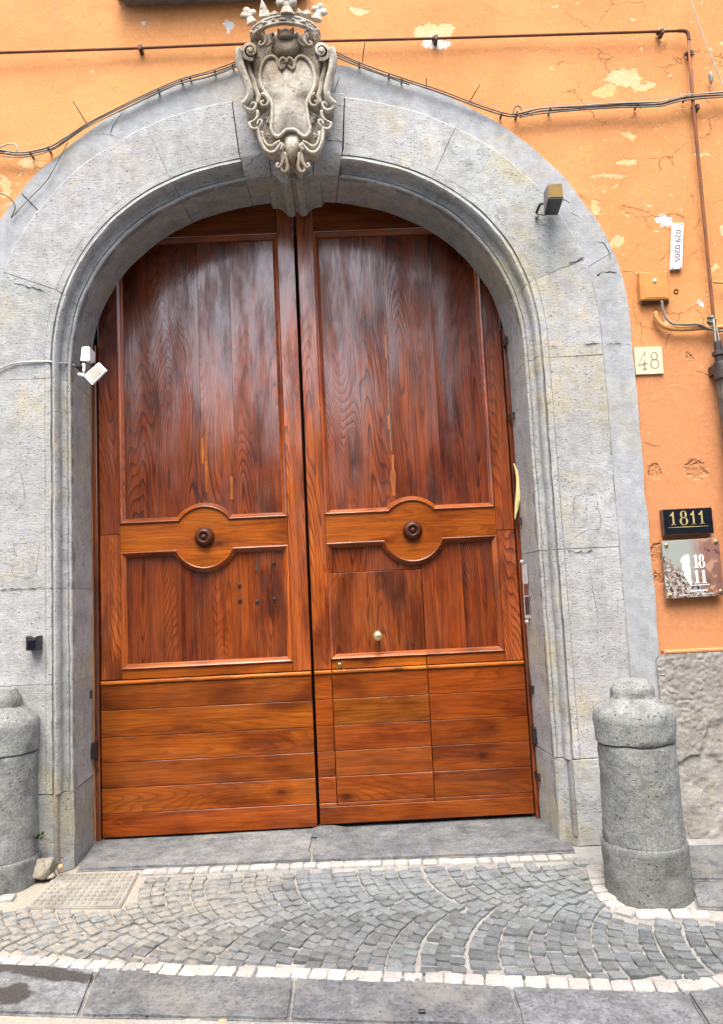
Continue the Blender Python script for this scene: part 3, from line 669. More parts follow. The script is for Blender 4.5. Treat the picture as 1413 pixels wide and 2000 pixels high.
def build_leaf(L, xa, xb, c, sL, sR, up_planks, low_planks, left):
    # stiles
    zs = Z(220, 1045)
    if left:
        wbox('stile', xa, sL, DY, DY+.06, zs+.002, ztop, WV, L, .003, (.62, .52, .6)); wbox('stile', xa, sL, DY+.001, DY+.06, zpl+.002, zs, WV, L, .003, (1.0, 1.02, 1.0))
        wbox('stile', sR, xb, DY, DY+.06, zpl+.002, ztop, WV, L, .003, (.84, .80, .80))
    else:
        wbox('stile', xa, sL, DY, DY+.06, zpl+.002, ztop, WV, L, .003, (.92, .90, .82))
        zs2 = Z(1000, 1035)
        wbox('stile', sR, xb, DY, DY+.06, zs2+.002, ztop, WV, L, .003, (.7, .62, .7)); wbox('stile', sR, xb, DY+.001, DY+.06, zpl+.002, zs2, WV, L, .003, (1.0, .92, .9))
    # top rail
    wbox('rail', sL+.001, sR-.001, DY+.001, DY+.06, zpt, ztop, WH, L, .002, (.6, .5, .6))
    # bottom rail
    g = .002
    if left: wbox('rail', sL+g, sR-g, DY+.001, DY+.06, zpl+.002, zlb-.001, WH, L, .002, (.95, .9, .9))
    # middle rail with round boss plate
    u = panel_outline(sL, sR, zm1, ztop, c, True)[1:-3]; d = panel_outline(sL, sR, zlb, zm0, c, False)[3:-1]
    ol = [(sL+g, zm1)]+u+[(sR-g, zm1), (sR-g, zm0)]+d+[(sL+g, zm0)]
    V, F = prism(ol, DY+.001, DY+.06); mesh('rail', V, F, WH, L, color=(.95, .90, .78))
    # mouldings
    o1 = panel_outline(sL, sR, zm1, zpt, c, True); n = len(o1)
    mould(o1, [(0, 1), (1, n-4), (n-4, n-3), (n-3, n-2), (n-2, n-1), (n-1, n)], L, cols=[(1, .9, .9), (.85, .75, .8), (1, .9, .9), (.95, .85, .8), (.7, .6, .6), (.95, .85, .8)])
    # planks
    for a, b_, col in up_planks: wbox('plank', a+.0004, b_-.0004, DY+.030+random.uniform(0, .002), DY+.06, zm1+.0, zpt-.03, WV, L, .0008, tuple(v*.76 for v in col))
    for a, b_, z0_, z1_, col in low_planks: wbox('plank', a+.0004, b_-.0004, DY+.030+random.uniform(0, .002), DY+.06, z0_, z1_, WV, L, .0008, tuple(v*.72 for v in col))
    # turned boss
    pr = [(.066, -.0), (.066, .012), (.060, .028), (.050, .040), (.040, .046), (.034, .046), (.029, .041), (.024, .030), (.019, .030), (.016, .038), (.008, .043), (.001, .044)]
    mesh('boss', *lathe(pr, 28, c[0], DY+.0, c[2], 'y'), WD, L, smooth=50)
xc = [X(241, 900), X(388, 700), X(452, 700), X(560, 900)]
sLl, sRl = X(236, 1150), X(567, 1150)
build_leaf(LL, x0, xg0, cL, sLl, sRl,
           [(xc[0], xc[1], (.62, .52, .58)), (xc[1], xc[2], (.72, .66, .7)), (xc[2], xc[3], (.72, .62, .62))],
           [(xc[0], X(352, 1180), zlb, zm0, (.68, .58, .52)), (X(352, 1180), X(415, 1180), zlb, zm0, (.55, .46, .45)), (X(415, 1180), xc[3]+.01, zlb, zm0, (.85, .76, .65))], True)
o2 = panel_outline(sLl, sRl, zlb, zm0, cL, False); n2 = len(o2)
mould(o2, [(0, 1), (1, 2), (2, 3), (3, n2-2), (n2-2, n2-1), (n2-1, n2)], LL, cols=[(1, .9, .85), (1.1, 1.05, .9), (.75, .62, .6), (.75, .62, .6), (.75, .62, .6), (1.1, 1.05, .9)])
# right leaf and its wicket
sLr, sRr = X(641, 1150), X(978, 1150)
wx0, wx1 = X(650, 1300)-.012, X(834, 1300)
wzt = Z(740, 1115); wzb = (Z(655, 1574)+Z(850, 1563))/2
xq = [X(636, 900), X(760, 700), X(850, 700), X(968, 900)]
zone = sLr+.036
build_leaf(RL, xg1, x1, cR, sLr, sRr,
           [(xq[0]-.01, xq[1], (.72, .62, .62)), (xq[1], xq[2], (.66, .55, .58)), (xq[2], xq[3]+.02, (.55, .42, .48))],
           [(sLr+.01, wx1, wzt+.004, zm0, (.72, .62, .55)), (wx1+.004, X(908, 1180), zlb, zm0, (.82, .68, .55)), (X(908, 1180), sRr-.01, zlb, zm0, (.62, .5, .45))], False)
WK = mesh('wicket_door', *box(sLr+.030, wx1, DY+.022, DY+.06, zlb+.02, wzt, .003), WV, RL, color=(.60, .58, .54)); WK['label'] = 'small plain wicket door panel cut in the leaf'
o3 = panel_outline(sLr, sRr, zlb, zm0, cR, False, (wx1,)); 
ztw = wzt
o3 = o3+[(sLr, ztw)]; n3 = len(o3)
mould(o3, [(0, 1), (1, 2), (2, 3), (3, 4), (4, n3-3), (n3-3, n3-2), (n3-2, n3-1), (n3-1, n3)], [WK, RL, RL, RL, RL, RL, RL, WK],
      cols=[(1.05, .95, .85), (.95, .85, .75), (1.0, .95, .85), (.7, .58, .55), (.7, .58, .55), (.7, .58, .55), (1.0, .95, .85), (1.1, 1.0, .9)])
wbox('rail', sLr+.004, wx1-.0025, DY+.001, DY+.06, zpl+.002, zlb-.001, WH, WK, .002, (1.15, 1.15, 1.0)); wbox('rail', wx1+.0025, sRr-.002, DY+.001, DY+.06, zpl+.002, zlb-.001, WH, RL, .002, (.85, .72, .65))
# orange filler slivers along the old plank joints
for L_, px, ya, yb, wd_ in ((LL, 389, 538, 566, 6), (LL, 395, 855, 905, 6), (LL, 403, 900, 960, 5), (LL, 452, 930, 975, 8), (RL, 759, 812, 838, 6), (RL, 766, 888, 968, 11), (RL, 753, 655, 700, 4)):
    a, b_ = P(px, ya, DY+.028), P(px+.03*(yb-ya), yb, DY+.028); h_ = wd_*.5*5.2/FP
    n_ = 7; Lz = [a[2]+(b_[2]-a[2])*k/(n_-1) for k in range(n_)]; Lw = [h_*random.uniform(.55, 1.1) for _ in Lz]
    olf = [(a[0]-w_, z) for z, w_ in zip(Lz, Lw)]+[(a[0]+w_*random.uniform(.7, 1), z) for z, w_ in list(zip(Lz, Lw))[::-1]]
    mesh('filler_strip', *prism(olf, DY+.0292, DY+.036), WV, L_, color=(1.25, 1.6, 1.2))
mesh('pale_joint', *tube([P(749, 475, DY+.030), P(755, 640, DY+.030), P(760, 800, DY+.030), (P(765, 880, DY+.030))], .0016, 5, .6), WB, RL)
# plinth boards and ledge strips
def boards(L, xa, xb, zs, colr, W=None, wicket=None):
    for i in range(len(zs)-1):
        wbox('board', xa, xb, DY-.012+random.uniform(-.0008, .0008), DY+.05, zs[i+1]+.0014, zs[i]-.0014, WH, W or L, .0025, tuple(c*random.uniform(.88, 1.08) for c in colr))
zsL = [Z(398, y) for y in (1329, 1378.5, 1430.6, 1480, 1530, 1580, 1631)]
zsR = [Z(752, y) for y in (1311, 1360, 1411, 1461, 1511, 1562, 1616)]
zsL[-1] = zsR[-1] = zb
boards(LL, x0, xg0, zsL, (.78, .71, .62))
def ledge(L, xa, xb, z):
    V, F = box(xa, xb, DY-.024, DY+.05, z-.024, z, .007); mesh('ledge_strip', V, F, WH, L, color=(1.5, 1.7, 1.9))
ledge(LL, x0, xg0, zsL[0]+.025); 
za = zsR[0]+.025
wl = sLr+.006
ledge(RL, xg1, wl-.004, za); ledge(WK, wl, wx1-.002, za); ledge(RL, wx1+.002, x1, za)
wl2, wr2 = X(655, 1480), X(846, 1480)
wl = (wl+wl2)/2; wr = (wx1+wr2)/2
boards(RL, xg1, wl-.004, zsR[:-1], (.74, .65, .55)); boards(WK, wl, wr-.002, zsR[:-1], (.74, .65, .55)); boards(RL, wr+.002, x1, zsR[:-1], (.66, .56, .48))
wbox('board', xg1, wl-.004, DY-.0125, DY+.05, wzb-.0015, zsR[-2]-.0014, WH, RL, .002, (.9, .82, .75))
wbox('board', xg1, x1, DY-.012, DY+.05, zb+.012, wzb-.003, WH, RL, .0025, (.72, .62, .54)); wbox('board', wl, wr-.002, DY-.012, DY+.05, wzb, zsR[-2]-.0014, WH, WK, .002, (.70, .60, .52))
wbox('board', wr+.002, x1, DY-.0125, DY+.05, wzb-.0015, zsR[-2]-.0014, WH, RL, .002, (.66, .56, .5))
# hardware
kp = P(738, 1242, DY); mesh('knob', *lathe([(.012, -.03), (.012, .012), (.020, .018), (.030, .027), (.032, .038), (.028, .048), (.016, .055), (.002, .057)], 24, kp[0], DY, kp[2], 'y'), BRASSP, WK, smooth=60)
kp = P(664, 1299, DY); mesh('lock', *join([box(kp[0]-.022, kp[0]+.022, DY-.003, DY+.01, kp[2]-.022, kp[2]+.022, .002), lathe([(.013, -.0), (.013, .009), (.010, .011)], 16, kp[0], DY, kp[2], 'y')]), BRASS, WK)
for q in ((535, 1100), (468, 1142), (469, 1172), (503, 1175), (536, 1170)):
    s = P(*q, DY+.03); mesh('screw_plug', *join([lathe([(.013, -.004), (.012, .004), (.007, .010), (.001, .011)], 10, s[0], DY+.03, s[2], 'y'), box(s[0]-.014, s[0]+.012, DY+.0275, DY+.034, s[2]-.020, s[2]-.012, .001)]), BRACK, LL)
s = P(501, 1102, DY+.03); mesh('slot_plate', *join([box(s[0]-.008, s[0]+.008, DY+.027, DY+.034, s[2]-.05, s[2]+.01, .001), box(s[0]-.005, s[0]+.005, DY+.0275, DY+.034, s[2]+.018, s[2]+.05, .001)]), simple('worn_slot', (.10, .06, .04), .6, .2, .5, 60), LL)
for px in (1003, 1013):
    for py in (1050, 1120, 1200, 1250): p = P(px, py, DY); mesh('nail_head', *lathe([(.004, -.002), (.003, .002)], 7, p[0], DY, p[2], 'y'), DARKB, RL)
for px in (208, 226):
    for py in (1080, 1190, 1290): p = P(px, py, DY); mesh('nail_head', *lathe([(.004, -.002), (.003, .002)], 7, p[0], DY, p[2], 'y'), DARKB, LL)
# ================================================================== PAVING
bm_poly = lambda q: [tuple(G(*p)[:2]) for p in q]
def inpoly(x, y, poly):
    c = False; n = len(poly); j = n-1
    for i in range(n):
        (xi, yi), (xj, yj) = poly[i], poly[j]
        if (yi > y) != (yj > y) and x < (xj-xi)*(y-yi)/(yj-yi)+xi: c = not c
        j = i
    return c
# threshold
TJ = G(609, 1683)[0]
thr = mesh('threshold', *box(-1.76, 1.30, -.05, 1.2, -.2, -.012), MORTAR); tag(thr, kind='structure')
def slab(name, poly, parent, mat, top=.004, th=.1, ch=.012, col=None, amp=.003, wave=4):
    """flat stone with chamfered top edge on the pavement slope; subdivided top for wear"""
    bm = bmesh.new(); vs = [bm.verts.new((x, y, gz(y)+top)) for x, y in poly]; f = bm.faces.new(vs)
    bmesh.ops.subdivide_edges(bm, edges=bm.edges[:], cuts=wave, use_grid_fill=True)
    f = bmesh.ops.extrude_face_region(bm, geom=bm.faces[:])
    ev = [v for v in f['geom'] if isinstance(v, bmesh.types.BMVert)]
    bot = [v for v in bm.verts if v not in set(ev)]
    for v in bot: v.co.z -= th
    bm.normal_update()
    ed = [e for e in bm.edges if len(e.link_faces) == 2 and abs(e.link_faces[0].normal.z-e.link_faces[1].normal.z) > .6 and max(e.verts[0].co.z-gz(e.verts[0].co.y), 0) > top-.002]
    bmesh.ops.bevel(bm, geom=ed, offset=ch, segments=2, affect='EDGES')
    bm.verts.index_update(); V = [tuple(v.co) for v in bm.verts]; F = [tuple(v.index for v in q.verts) for q in bm.faces]; bm.free()
    V = roughen(V, amp, 5, len(name), (1, 1, 1))
    return mesh(name, V, F, mat, parent, smooth=40, color=col)
g_ = lambda px, py: tuple(G(px, py)[:2])
slab('threshold_slab', [(-1.75, .62), (TJ-.002, .62), g_(605, 1683), g_(150, 1700)], thr, KERB, .008, .08, .014, (1.18, 1.18, 1.15), .006, 8)
slab('threshold_slab', [(TJ+.002, .62), (1.28, .62), g_(1122, 1664), g_(610, 1683)], thr, KERB, .008, .08, .014, (1.02, 1.04, 1.04), .006, 8)
hp = P(640, 1618, .5); hv = [(hp[0]+.16*math.cos(a)*r, .47+.10*math.sin(a)*r, .012+.040*(1-r*r)) for r in (1, .8, .6, .4, .2, .02) for a in np.linspace(0, 2*math.pi, 20, False)]
hf = [(i*20+k, i*20+(k+1) % 20, (i+1)*20+(k+1) % 20, (i+1)*20+k) for i in range(5) for k in range(20)]
mesh('door_stop_hump', roughen(hv, .004, 14), hf, KERB, thr, smooth=True, color=(.85, .85, .85))
# setts
variants = {}
def sett_variant(name, mat, k, irregular=.07, dome=.10):
    r = random.Random(k*31+len(name))
    c = [(-.5, -.5), (0, -.52), (.5, -.5), (.53, 0), (.5, .5), (0, .52), (-.5, .5), (-.52, 0)]
    c = [(x+r.uniform(-1, 1)*irregular, y+r.uniform(-1, 1)*irregular) for x, y in c]
    V = [(x, y, -.5) for x, y in c]+[(x, y, -.06+r.uniform(-.03, .03)) for x, y in c]+[(x*.88, y*.88, 0+r.uniform(-.04, .03)) for x, y in c]+[(x*.5, y*.5, dome*.5+r.uniform(-.07, .07)) for x, y in c]+[(0, 0, dome*.6)]
    F = []
    for a in (0, 8, 16): F += [(a+i, a+(i+1) % 8, a+8+(i+1) % 8, a+8+i) for i in range(8)]
    F += [(24+i, 24+(i+1) % 8, 32) for i in range(8)]
    me = bpy.data.meshes.new(name); me.from_pydata(V, [], F); me.materials.append(mat); me.shade_smooth(); me.set_sharp_from_angle(angle=R(48))
    return me
CM = [sett_variant('cobble', BASALT, k) for k in range(12)]
WM = [sett_variant('white_sett', WHITE, k, .035, .05) for k in range(6)]
def put_sett(name, me, x, y, ang, sx, sy, parent, sz=.07, col=1.0, dz=0.0):
    o = bpy.data.objects.new(name, me); COL.objects.link(o)
    loc = Vector((x, y, gz(y)+dz)); o.location = loc-WL[parent.name]; o.parent = parent
    o.rotation_euler = (math.atan(GS)+random.uniform(-.03, .03), random.uniform(-.03, .03), ang); o.scale = (sx, sy, sz)
    c = col; o.color = (c*random.uniform(.97, 1.03), c, c*random.uniform(.97, 1.03), 1); return o
def polyl(px, step):
    pts = [Vector((*g_(*q), 0)) for q in px]; pts = smooth_path(pts, 12); out = []; acc = 0; nxt = step/2
    for a, b in zip(pts[:-1], pts[1:]):
        L = (b-a).length
        while acc+L >= nxt:
            q = a+(b-a)*((nxt-acc)/L); d = b-a; out.append((q.x, q.y, math.atan2(d.y, d.x))); nxt += step*random.uniform(.9, 1.1)
        acc += L
    return out
ROWS = [([(-420, 1838), (-200, 1855), (0, 1873), (149, 1883), (297, 1892), (446, 1897), (594, 1901), (713, 1907), (911, 1913), (1060, 1919), (1208, 1925), (1332, 1925), (1413, 1916), (1560, 1895), (1760, 1880)], .082, .078),
        ([(278, 1703), (450, 1696), (622, 1689), (800, 1684), (950, 1680), (1125, 1672)], .077, .066),
        ([(1160, 1689), (1165, 1712), (1178, 1742), (1205, 1770), (1245, 1783), (1300, 1784), (1365, 1786), (1413, 1793), (1600, 1812)], .083, .080),
        ([(-260, 1752), (-100, 1758), (38, 1752)], .085, .07)]
for px, step, dep in ROWS:
    for x, y, a in polyl(px, step):
        put_sett('white_sett', random.choice(WM), x, y, a, step*.93, dep*random.uniform(.94, 1.03), bed, .06, random.uniform(.86, 1.08), .004+random.uniform(-.001, .002))
REG = bm_poly([(288, 1716), (450, 1708), (622, 1700), (800, 1694), (950, 1690), (1140, 1682), (1146, 1712), (1160, 1748), (1190, 1780), (1240, 1797), (1310, 1798), (1413, 1806), (1640, 1826), (1800, 1850),
               (1760, 1872), (1560, 1884), (1413, 1902), (1332, 1910), (1208, 1910), (1060, 1905), (911, 1899), (713, 1893), (594, 1888), (446, 1884), (297, 1879), (149, 1870), (0, 1860), (-200, 1842), (-420, 1826), (-420, 1770), (-100, 1772), (50, 1776), (238, 1778), (275, 1745)])
yc = g_(706, 1788)[1]; PER = 1.02; RA = PER/math.sqrt(2)
stones = []
dx = .070
for band in (-1, 0, 1):
    mid = yc+PER*(band+.5)
    for r_ in range(-46, 48):
        x0_ = r_*dx+.02*fbm(r_*.7, band, 1)+(dx/2 if band else 0)
        ns = int(round(RA*math.pi/2/.064)); 
        for k in range(ns):
            a = -math.pi/4+(k+.5+.28*(r_ % 2)-.14)/ns*math.pi/2
            a += .10/ns*random.uniform(-1, 1)*3
            x = x0_-(RA*math.cos(a)-RA*math.cos(math.pi/4)); y = mid+RA*math.sin(a)
            if not inpoly(x, y, REG): continue
            # ring direction = tangent of the arc
            ang = math.pi/2-a; al = RA*math.pi/2/ns
            stones.append((x, y, ang+random.uniform(-.06, .06), al*random.uniform(.86, .97), dx*math.cos(a)*random.uniform(.86, .96)))
stones.sort(key=lambda s: (s[0]-cc[0])**2+(s[1]-cc[1])**2)
vis = lambda s: -1.9 < s[0] < 2.05
stones = [s for s in stones if vis(s)]+[s for s in stones if not vis(s)]
restV = []; 
for i, (x, y, a, sx, sy) in enumerate(stones):
    me = random.choice(CM); c = random.uniform(.72, 1.25)
    if x < -.75: c *= 1.08
    if i < 300: put_sett('cobble', me, x, y, a, sx, sy, bed, .04, c, random.uniform(-.003, .004))
    else:
        Mx = Matrix.Translation((x, y, gz(y)+random.uniform(-.003, .004))) @ Matrix.Rotation(a, 4, 'Z') @ Matrix.Diagonal((sx, sy, .055, 1))
        restV.append((xform([v.co for v in me.vertices], Mx), [tuple(p.vertices) for p in me.polygons]))
BASALTW = stone_mat('basalt_sett_far', (0.125, 0.142, 0.150), (0.18, 0.20, 0.208), (0.098, 0.108, 0.113), 0.4, 0.5, 0.6, 1.0, 1.0, True, hue=(0.22, 0.208, 0.18), dust=True)
o = mesh('cobbles_farther', *join(restV), BASALTW, bed, smooth=48); tag(o, kind='stuff')
# kerb of long basalt slabs
kerb = mesh('kerb', *box(-9, 9, -1.50, -1.20, -.6, -.22), MORTAR); tag(kerb, kind='structure')
KT = [(-700, 1826), (0, 1882), (197, 1894), (576, 1908), (993, 1923), (1334, 1934), (1413, 1926), (2100, 1890)]
KBt = [(-700, 1960), (-60, 1979), (157, 1983), (565, 1989), (1020, 2003), (1390, 2016), (2100, 2010)]
def kedge(x): return min(-1.44, -1.44)
sl_px = [((-700, 1830), (191, 1888), (155, 1983), (-560, 1962)), ((193, 1888), (576, 1901), (565, 1990), (158, 1983)), ((578, 1902), (992, 1916), (1019, 2006), (567, 1990)), ((994, 1917), (1335, 1927), (1390, 2020), (1021, 2006)), ((1337, 1928), (2100, 1911), (2200, 2030), (1392, 2020))]
for q in sl_px: slab('kerb_slab', [g_(*p) for p in q], kerb, KERB, .001, .16, .010, tint(random.uniform(.88, 1.12)), .006, 8)
# street slabs just showing at the lower left
for x0_, x1_ in ((-1.75, -1.235), (-1.23, -.42), (-.415, .45), (.455, 1.3)):
    mesh('street_slab', *box(x0_, x1_, -2.3, -1.28, -.26, -.165, .008), KERB, st, color=(2.2, 2.2, 2.15))
# gutter cover with square studs
cvq = [G(110, 1708), G(272, 1703), G(236, 1771), G(48, 1773)]
cov = empty('drain_cover', tuple(sum(cvq)/4), 'dusty square studded drain cover set in the paving by the left jamb', 'drain cover')
slab('cover_plate', [tuple(p[:2]) for p in cvq], cov, CONC, .003, .04, .006, (1, 1, 1), .001, 2)
st_parts = []
for j in range(9):
    for i in range(13):
        u, v = (i+.9)/13.8, (j+.7)/9.4
        if random.random() < .12: continue
        a = cvq[0]*(1-u)*(1-v)+cvq[1]*u*(1-v)+cvq[2]*u*v+cvq[3]*(1-u)*v
        st_parts.append(([(a[0]+dx_*s_, a[1]+dy_*s_, gz(a[1])+h_) for h_, s_ in ((.003, .0135), (.009, .009)) for dx_, dy_ in ((-1, -1), (1, -1), (1, 1), (-1, 1))], [(4, 5, 6, 7), (0, 1, 5, 4), (1, 2, 6, 5), (2, 3, 7, 6), (3, 0, 4, 7)]))
o = mesh('cover_studs', *join(st_parts), CONC, cov, color=(.8, .8, .78)); tag(o, kind='stuff')
# irregular slabs right of the right bollard
for q in ([(1345, 1722), (1420, 1722), (1425, 1775), (1362, 1772)], [(1330, 1650), (1425, 1650), (1422, 1718), (1340, 1718)], [(1429, 1650), (1560, 1650), (1580, 1795), (1431, 1788)]):
    slab('paving_slab', [g_(*p) for p in q], bed, KERB, .004, .06, .01, (.95, .95, .93), .005, 4)

# ================================================================== BOLLARDS
def bollard(front, shift, lab, seed, ys):
    f = G(*front)+np.array([shift, 0, 0]); r = .21; c = (f[0], f[1]+r)
    zz = lambda y: P(front[0], y, c[1]-.17)[2]
    bz = gz(c[1])-.06
    o = empty('stone_bollard', (c[0], c[1], gz(c[1])), lab, 'bollard', 'round lava stone bollards flanking the portal')
    b1, b2, b3, b4, b5, b6 = [zz(y) for y in ys]
    def part(name, prof, col):
        pr = []
        for (r0, h0), (r1, h1) in zip(prof[:-1], prof[1:]):
            k = max(1, int(math.hypot(r1-r0, h1-h0)/.02))
            pr += [(r0+(r1-r0)*i/k, h0+(h1-h0)*i/k) for i in range(k)]
        pr.append(prof[-1])
        V, F = lathe(pr, 48, c[0], c[1], 0); V = roughen(V, .007, 4.5, seed); V = roughen(V, .005, 22, seed+3)
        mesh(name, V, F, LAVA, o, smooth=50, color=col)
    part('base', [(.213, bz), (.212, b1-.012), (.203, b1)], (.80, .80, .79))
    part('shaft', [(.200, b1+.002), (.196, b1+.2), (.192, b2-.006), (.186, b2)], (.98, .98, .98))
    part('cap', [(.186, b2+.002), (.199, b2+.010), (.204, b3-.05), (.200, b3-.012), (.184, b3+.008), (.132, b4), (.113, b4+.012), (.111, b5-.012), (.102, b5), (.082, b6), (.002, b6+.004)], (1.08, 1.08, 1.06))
    return o
bollard((1270, 1776), .075, 'grey lava stone bollard with knob on top, right of the portal by the rough render', 2.0, (1660, 1460, 1392, 1374, 1346, 1334))
bollard((-10, 1752), -.062, 'grey lava stone bollard at the left picture edge, beside the studded drain cover', 6.0, (1690, 1482, 1412, 1392, 1366, 1352))
# rubble and weeds in the corner behind the left bollard
def lump(name, c, s, mat, seed, parent=None, col=None, n=10):
    V = []; F = []
    for i in range(n+1):
        th = math.pi*i/n
        for k in range(14):
            a = 2*math.pi*k/14; V.append((c[0]+s[0]*math.sin(th)*math.cos(a), c[1]+s[1]*math.sin(th)*math.sin(a), c[2]+s[2]*math.cos(th)))
    for i in range(n):
        for k in range(14): F.append((i*14+k, i*14+(k+1) % 14, (i+1)*14+(k+1) % 14, (i+1)*14+k))
    return mesh(name, roughen(roughen(V, min(s)*.35, 9, seed), min(s)*.2, 25, seed), F, mat, parent, smooth=30, color=col)
c = P(98, 1712, -.09); o = lump('rubble_stone', c, (.03, .03, .018), ROUGHR, 5, col=(1, .95, .85)); tag(o, 'tiny low stone chip on the ground at the foot of the left jamb', 'stone')
wd = empty('weed', tuple(P(78, 1640, -.10)), 'small green weed growing in the corner behind the left bollard', 'weed')
for k in range(26):
    a = random.uniform(0, 6.28); L = random.uniform(.02, .055); e = random.uniform(.1, 1.2); b0 = Vector(P(78+random.uniform(-6, 10), 1640+random.uniform(-8, 4), -.10))
    d = Vector((math.cos(a)*math.cos(e), math.sin(a)*math.cos(e)*.7-.2, math.sin(e))); s = d.cross(Vector((0, 0, 1))).normalized()*L*.22; tip = b0+d*L
    m_ = b0+d*L*.5+Vector((0, 0, .004))
    mesh('leaf', [b0, m_+s, tip, m_-s], [(0, 1, 2), (0, 2, 3)], LEAF, wd, color=(random.uniform(.7, 1.5),)*3)
tw = empty('dry_twig', tuple(P(118, 1695, -.08)), 'thin dry twig with a curled leaf leaning on the left jamb foot', 'twig')
mesh('stem', *tube([P(117, 1640, -.02), P(118, 1668, -.05), P(119, 1693, -.08)], .0022, 5), RUST, tw)
lump('curled_leaf', P(119, 1694, -.09), (.016, .012, .018), WB, 4, tw)
o = mesh('plastic_scrap', *box(*(lambda c: (c[0]-.013, c[0]+.013, c[1]-.008, c[1]+.008, c[2], c[2]+.014))(G(825, 1980)), .002), BLACK); tag(o, 'tiny black plastic scrap lying on the basalt kerb', 'litter')
o = lump('fallen_leaf', P(436, 1994, -1.56), (.016, .010, .005), WB, 2); tag(o, 'small orange dry leaf at the kerb edge', 'leaf')

# ================================================================== CARVED SHIELD WITH CROWN
def cy(py): return -.20+(py-60)/270*.13
def Cq(px, py, d=0.0): return P(px, py, cy(py)+d)
sh = empty('carved_shield', tuple(Cq(566, 330)), 'carved pale stone coat of arms shield with scrolls and crown over the arch', 'coat of arms')
axis_ = lambda y: 560+(y-120)*.062
def mir(pts): return [(2*axis_(y)-x, y) for x, y in pts]
half = [(560, 62), (530, 64), (506, 72), (490, 84), (473, 92), (468, 109), (474, 136), (484, 161), (489, 182), (486, 196), (478, 205), (484, 217), (498, 219), (502, 229), (490, 240), (494, 251), (503, 254), (506, 270), (514, 288), (526, 299), (540, 298), (548, 305), (553, 322), (560, 335), (569, 318)]
out_ = half+mir(half[1:-1])[::-1]
def pillow(name, ol, ctr, edge, top, mat, rings=9, pw=2.0, ball=None, col=None, sx=1.0, parent=sh):
    ol = smooth_path([(a, b, 0) for a, b in ol+[ol[0]]], 3)[:-1]; n = len(ol); V = []; F = []
    for k in range(rings+1):
        s = 1-k/rings*.98
        for q in ol:
            x = ctr[0]+(q.x-ctr[0])*s+ (axis_(q.y)-axis_(ctr[1]))*(0); y = ctr[1]+(q.y-ctr[1])*s
            V.append(tuple(Cq(x, y, edge+(top-edge)*(1-s**pw))))
    for k in range(rings):
        for i in range(n): F.append((k*n+i, k*n+(i+1) % n, (k+1)*n+(i+1) % n, (k+1)*n+i))
    F.append(tuple(rings*n+i for i in range(n)))
    b0 = len(V)
    for q in ol: p = Cq(q.x, q.y, 0); V.append((p[0], -.0+.02, p[2]))
    for i in range(n): F.append((b0+i, b0+(i+1) % n, (i+1) % n, i))
    return mesh(name, V, F, mat, parent, smooth=45, color=col)
def loop_smooth(hl, k=4): return [(p.x, p.y) for p in smooth_path([(a, b, 0) for a, b in hl], k)]
pillow('shield_body', out_, (566, 190), .0, -.055, MARBLE, 10, 1.6, col=(.88, .82, .73))
# inner field and rim
fl = [(559.5, 126), (552, 134), (544.5, 133), (543, 121), (538, 113), (530, 110), (520, 115), (512, 128), (508, 148), (511, 168), (520, 183), (528, 194), (532, 209), (531.5, 222), (532, 237), (530, 250), (534, 262), (543, 267), (551, 262), (559, 254), (568, 253)]
fld = fl+mir(fl[1:-1])[::-1]
pillow('shield_field', fld, (564, 190), -.050, -.085, MARBLE, 8, 2.2, col=(.90, .875, .83))
rim = [Cq(x, y, -.060) for x, y in loop_smooth(fld+[fld[0]], 3)]
mesh('shield_rim', *tube(rim, .0105, 8), MARBLE, sh, smooth=True, color=(.98, .95, .9))
mesh('shield_rim', *tube([Cq(x+(x-axis_(y))*.045, y, -.050) for x, y in loop_smooth(fld+[fld[0]], 3)], .006, 6), MARBLE, sh, smooth=True, color=(.85, .80, .74))
def spiral(cx_, cy_, r0, r1, a0, turns, n=30, asp=1.0):
    return [(cx_+(r0+(r1-r0)*i/n)*math.cos(a0+turns*2*math.pi*i/n), cy_+asp*(r0+(r1-r0)*i/n)*math.sin(a0+turns*2*math.pi*i/n)) for i in range(n+1)]
def scroll(name, px, r0, r1, d=-.05, d1=None, flat=1.6, both=True, col=(.95, .92, .86), sm=True, bulge=0.0):
    if d1 is None: d1 = d
    for q in ([px, mir(px)] if both else [px]):
        pts = loop_smooth(q, 3) if sm else q; n = len(pts)
        P3 = [Cq(x, y, d+(d1-d)*i/(n-1)) for i, (x, y) in enumerate(pts)]
        rr = [1.25*(r0+(r1-r0)*i/(n-1)+bulge*math.sin(math.pi*i/(n-1))) for i in range(n)]
        mesh(name, *tube(P3, rr, 8, flat), MARBLE, sh, smooth=True, color=col)
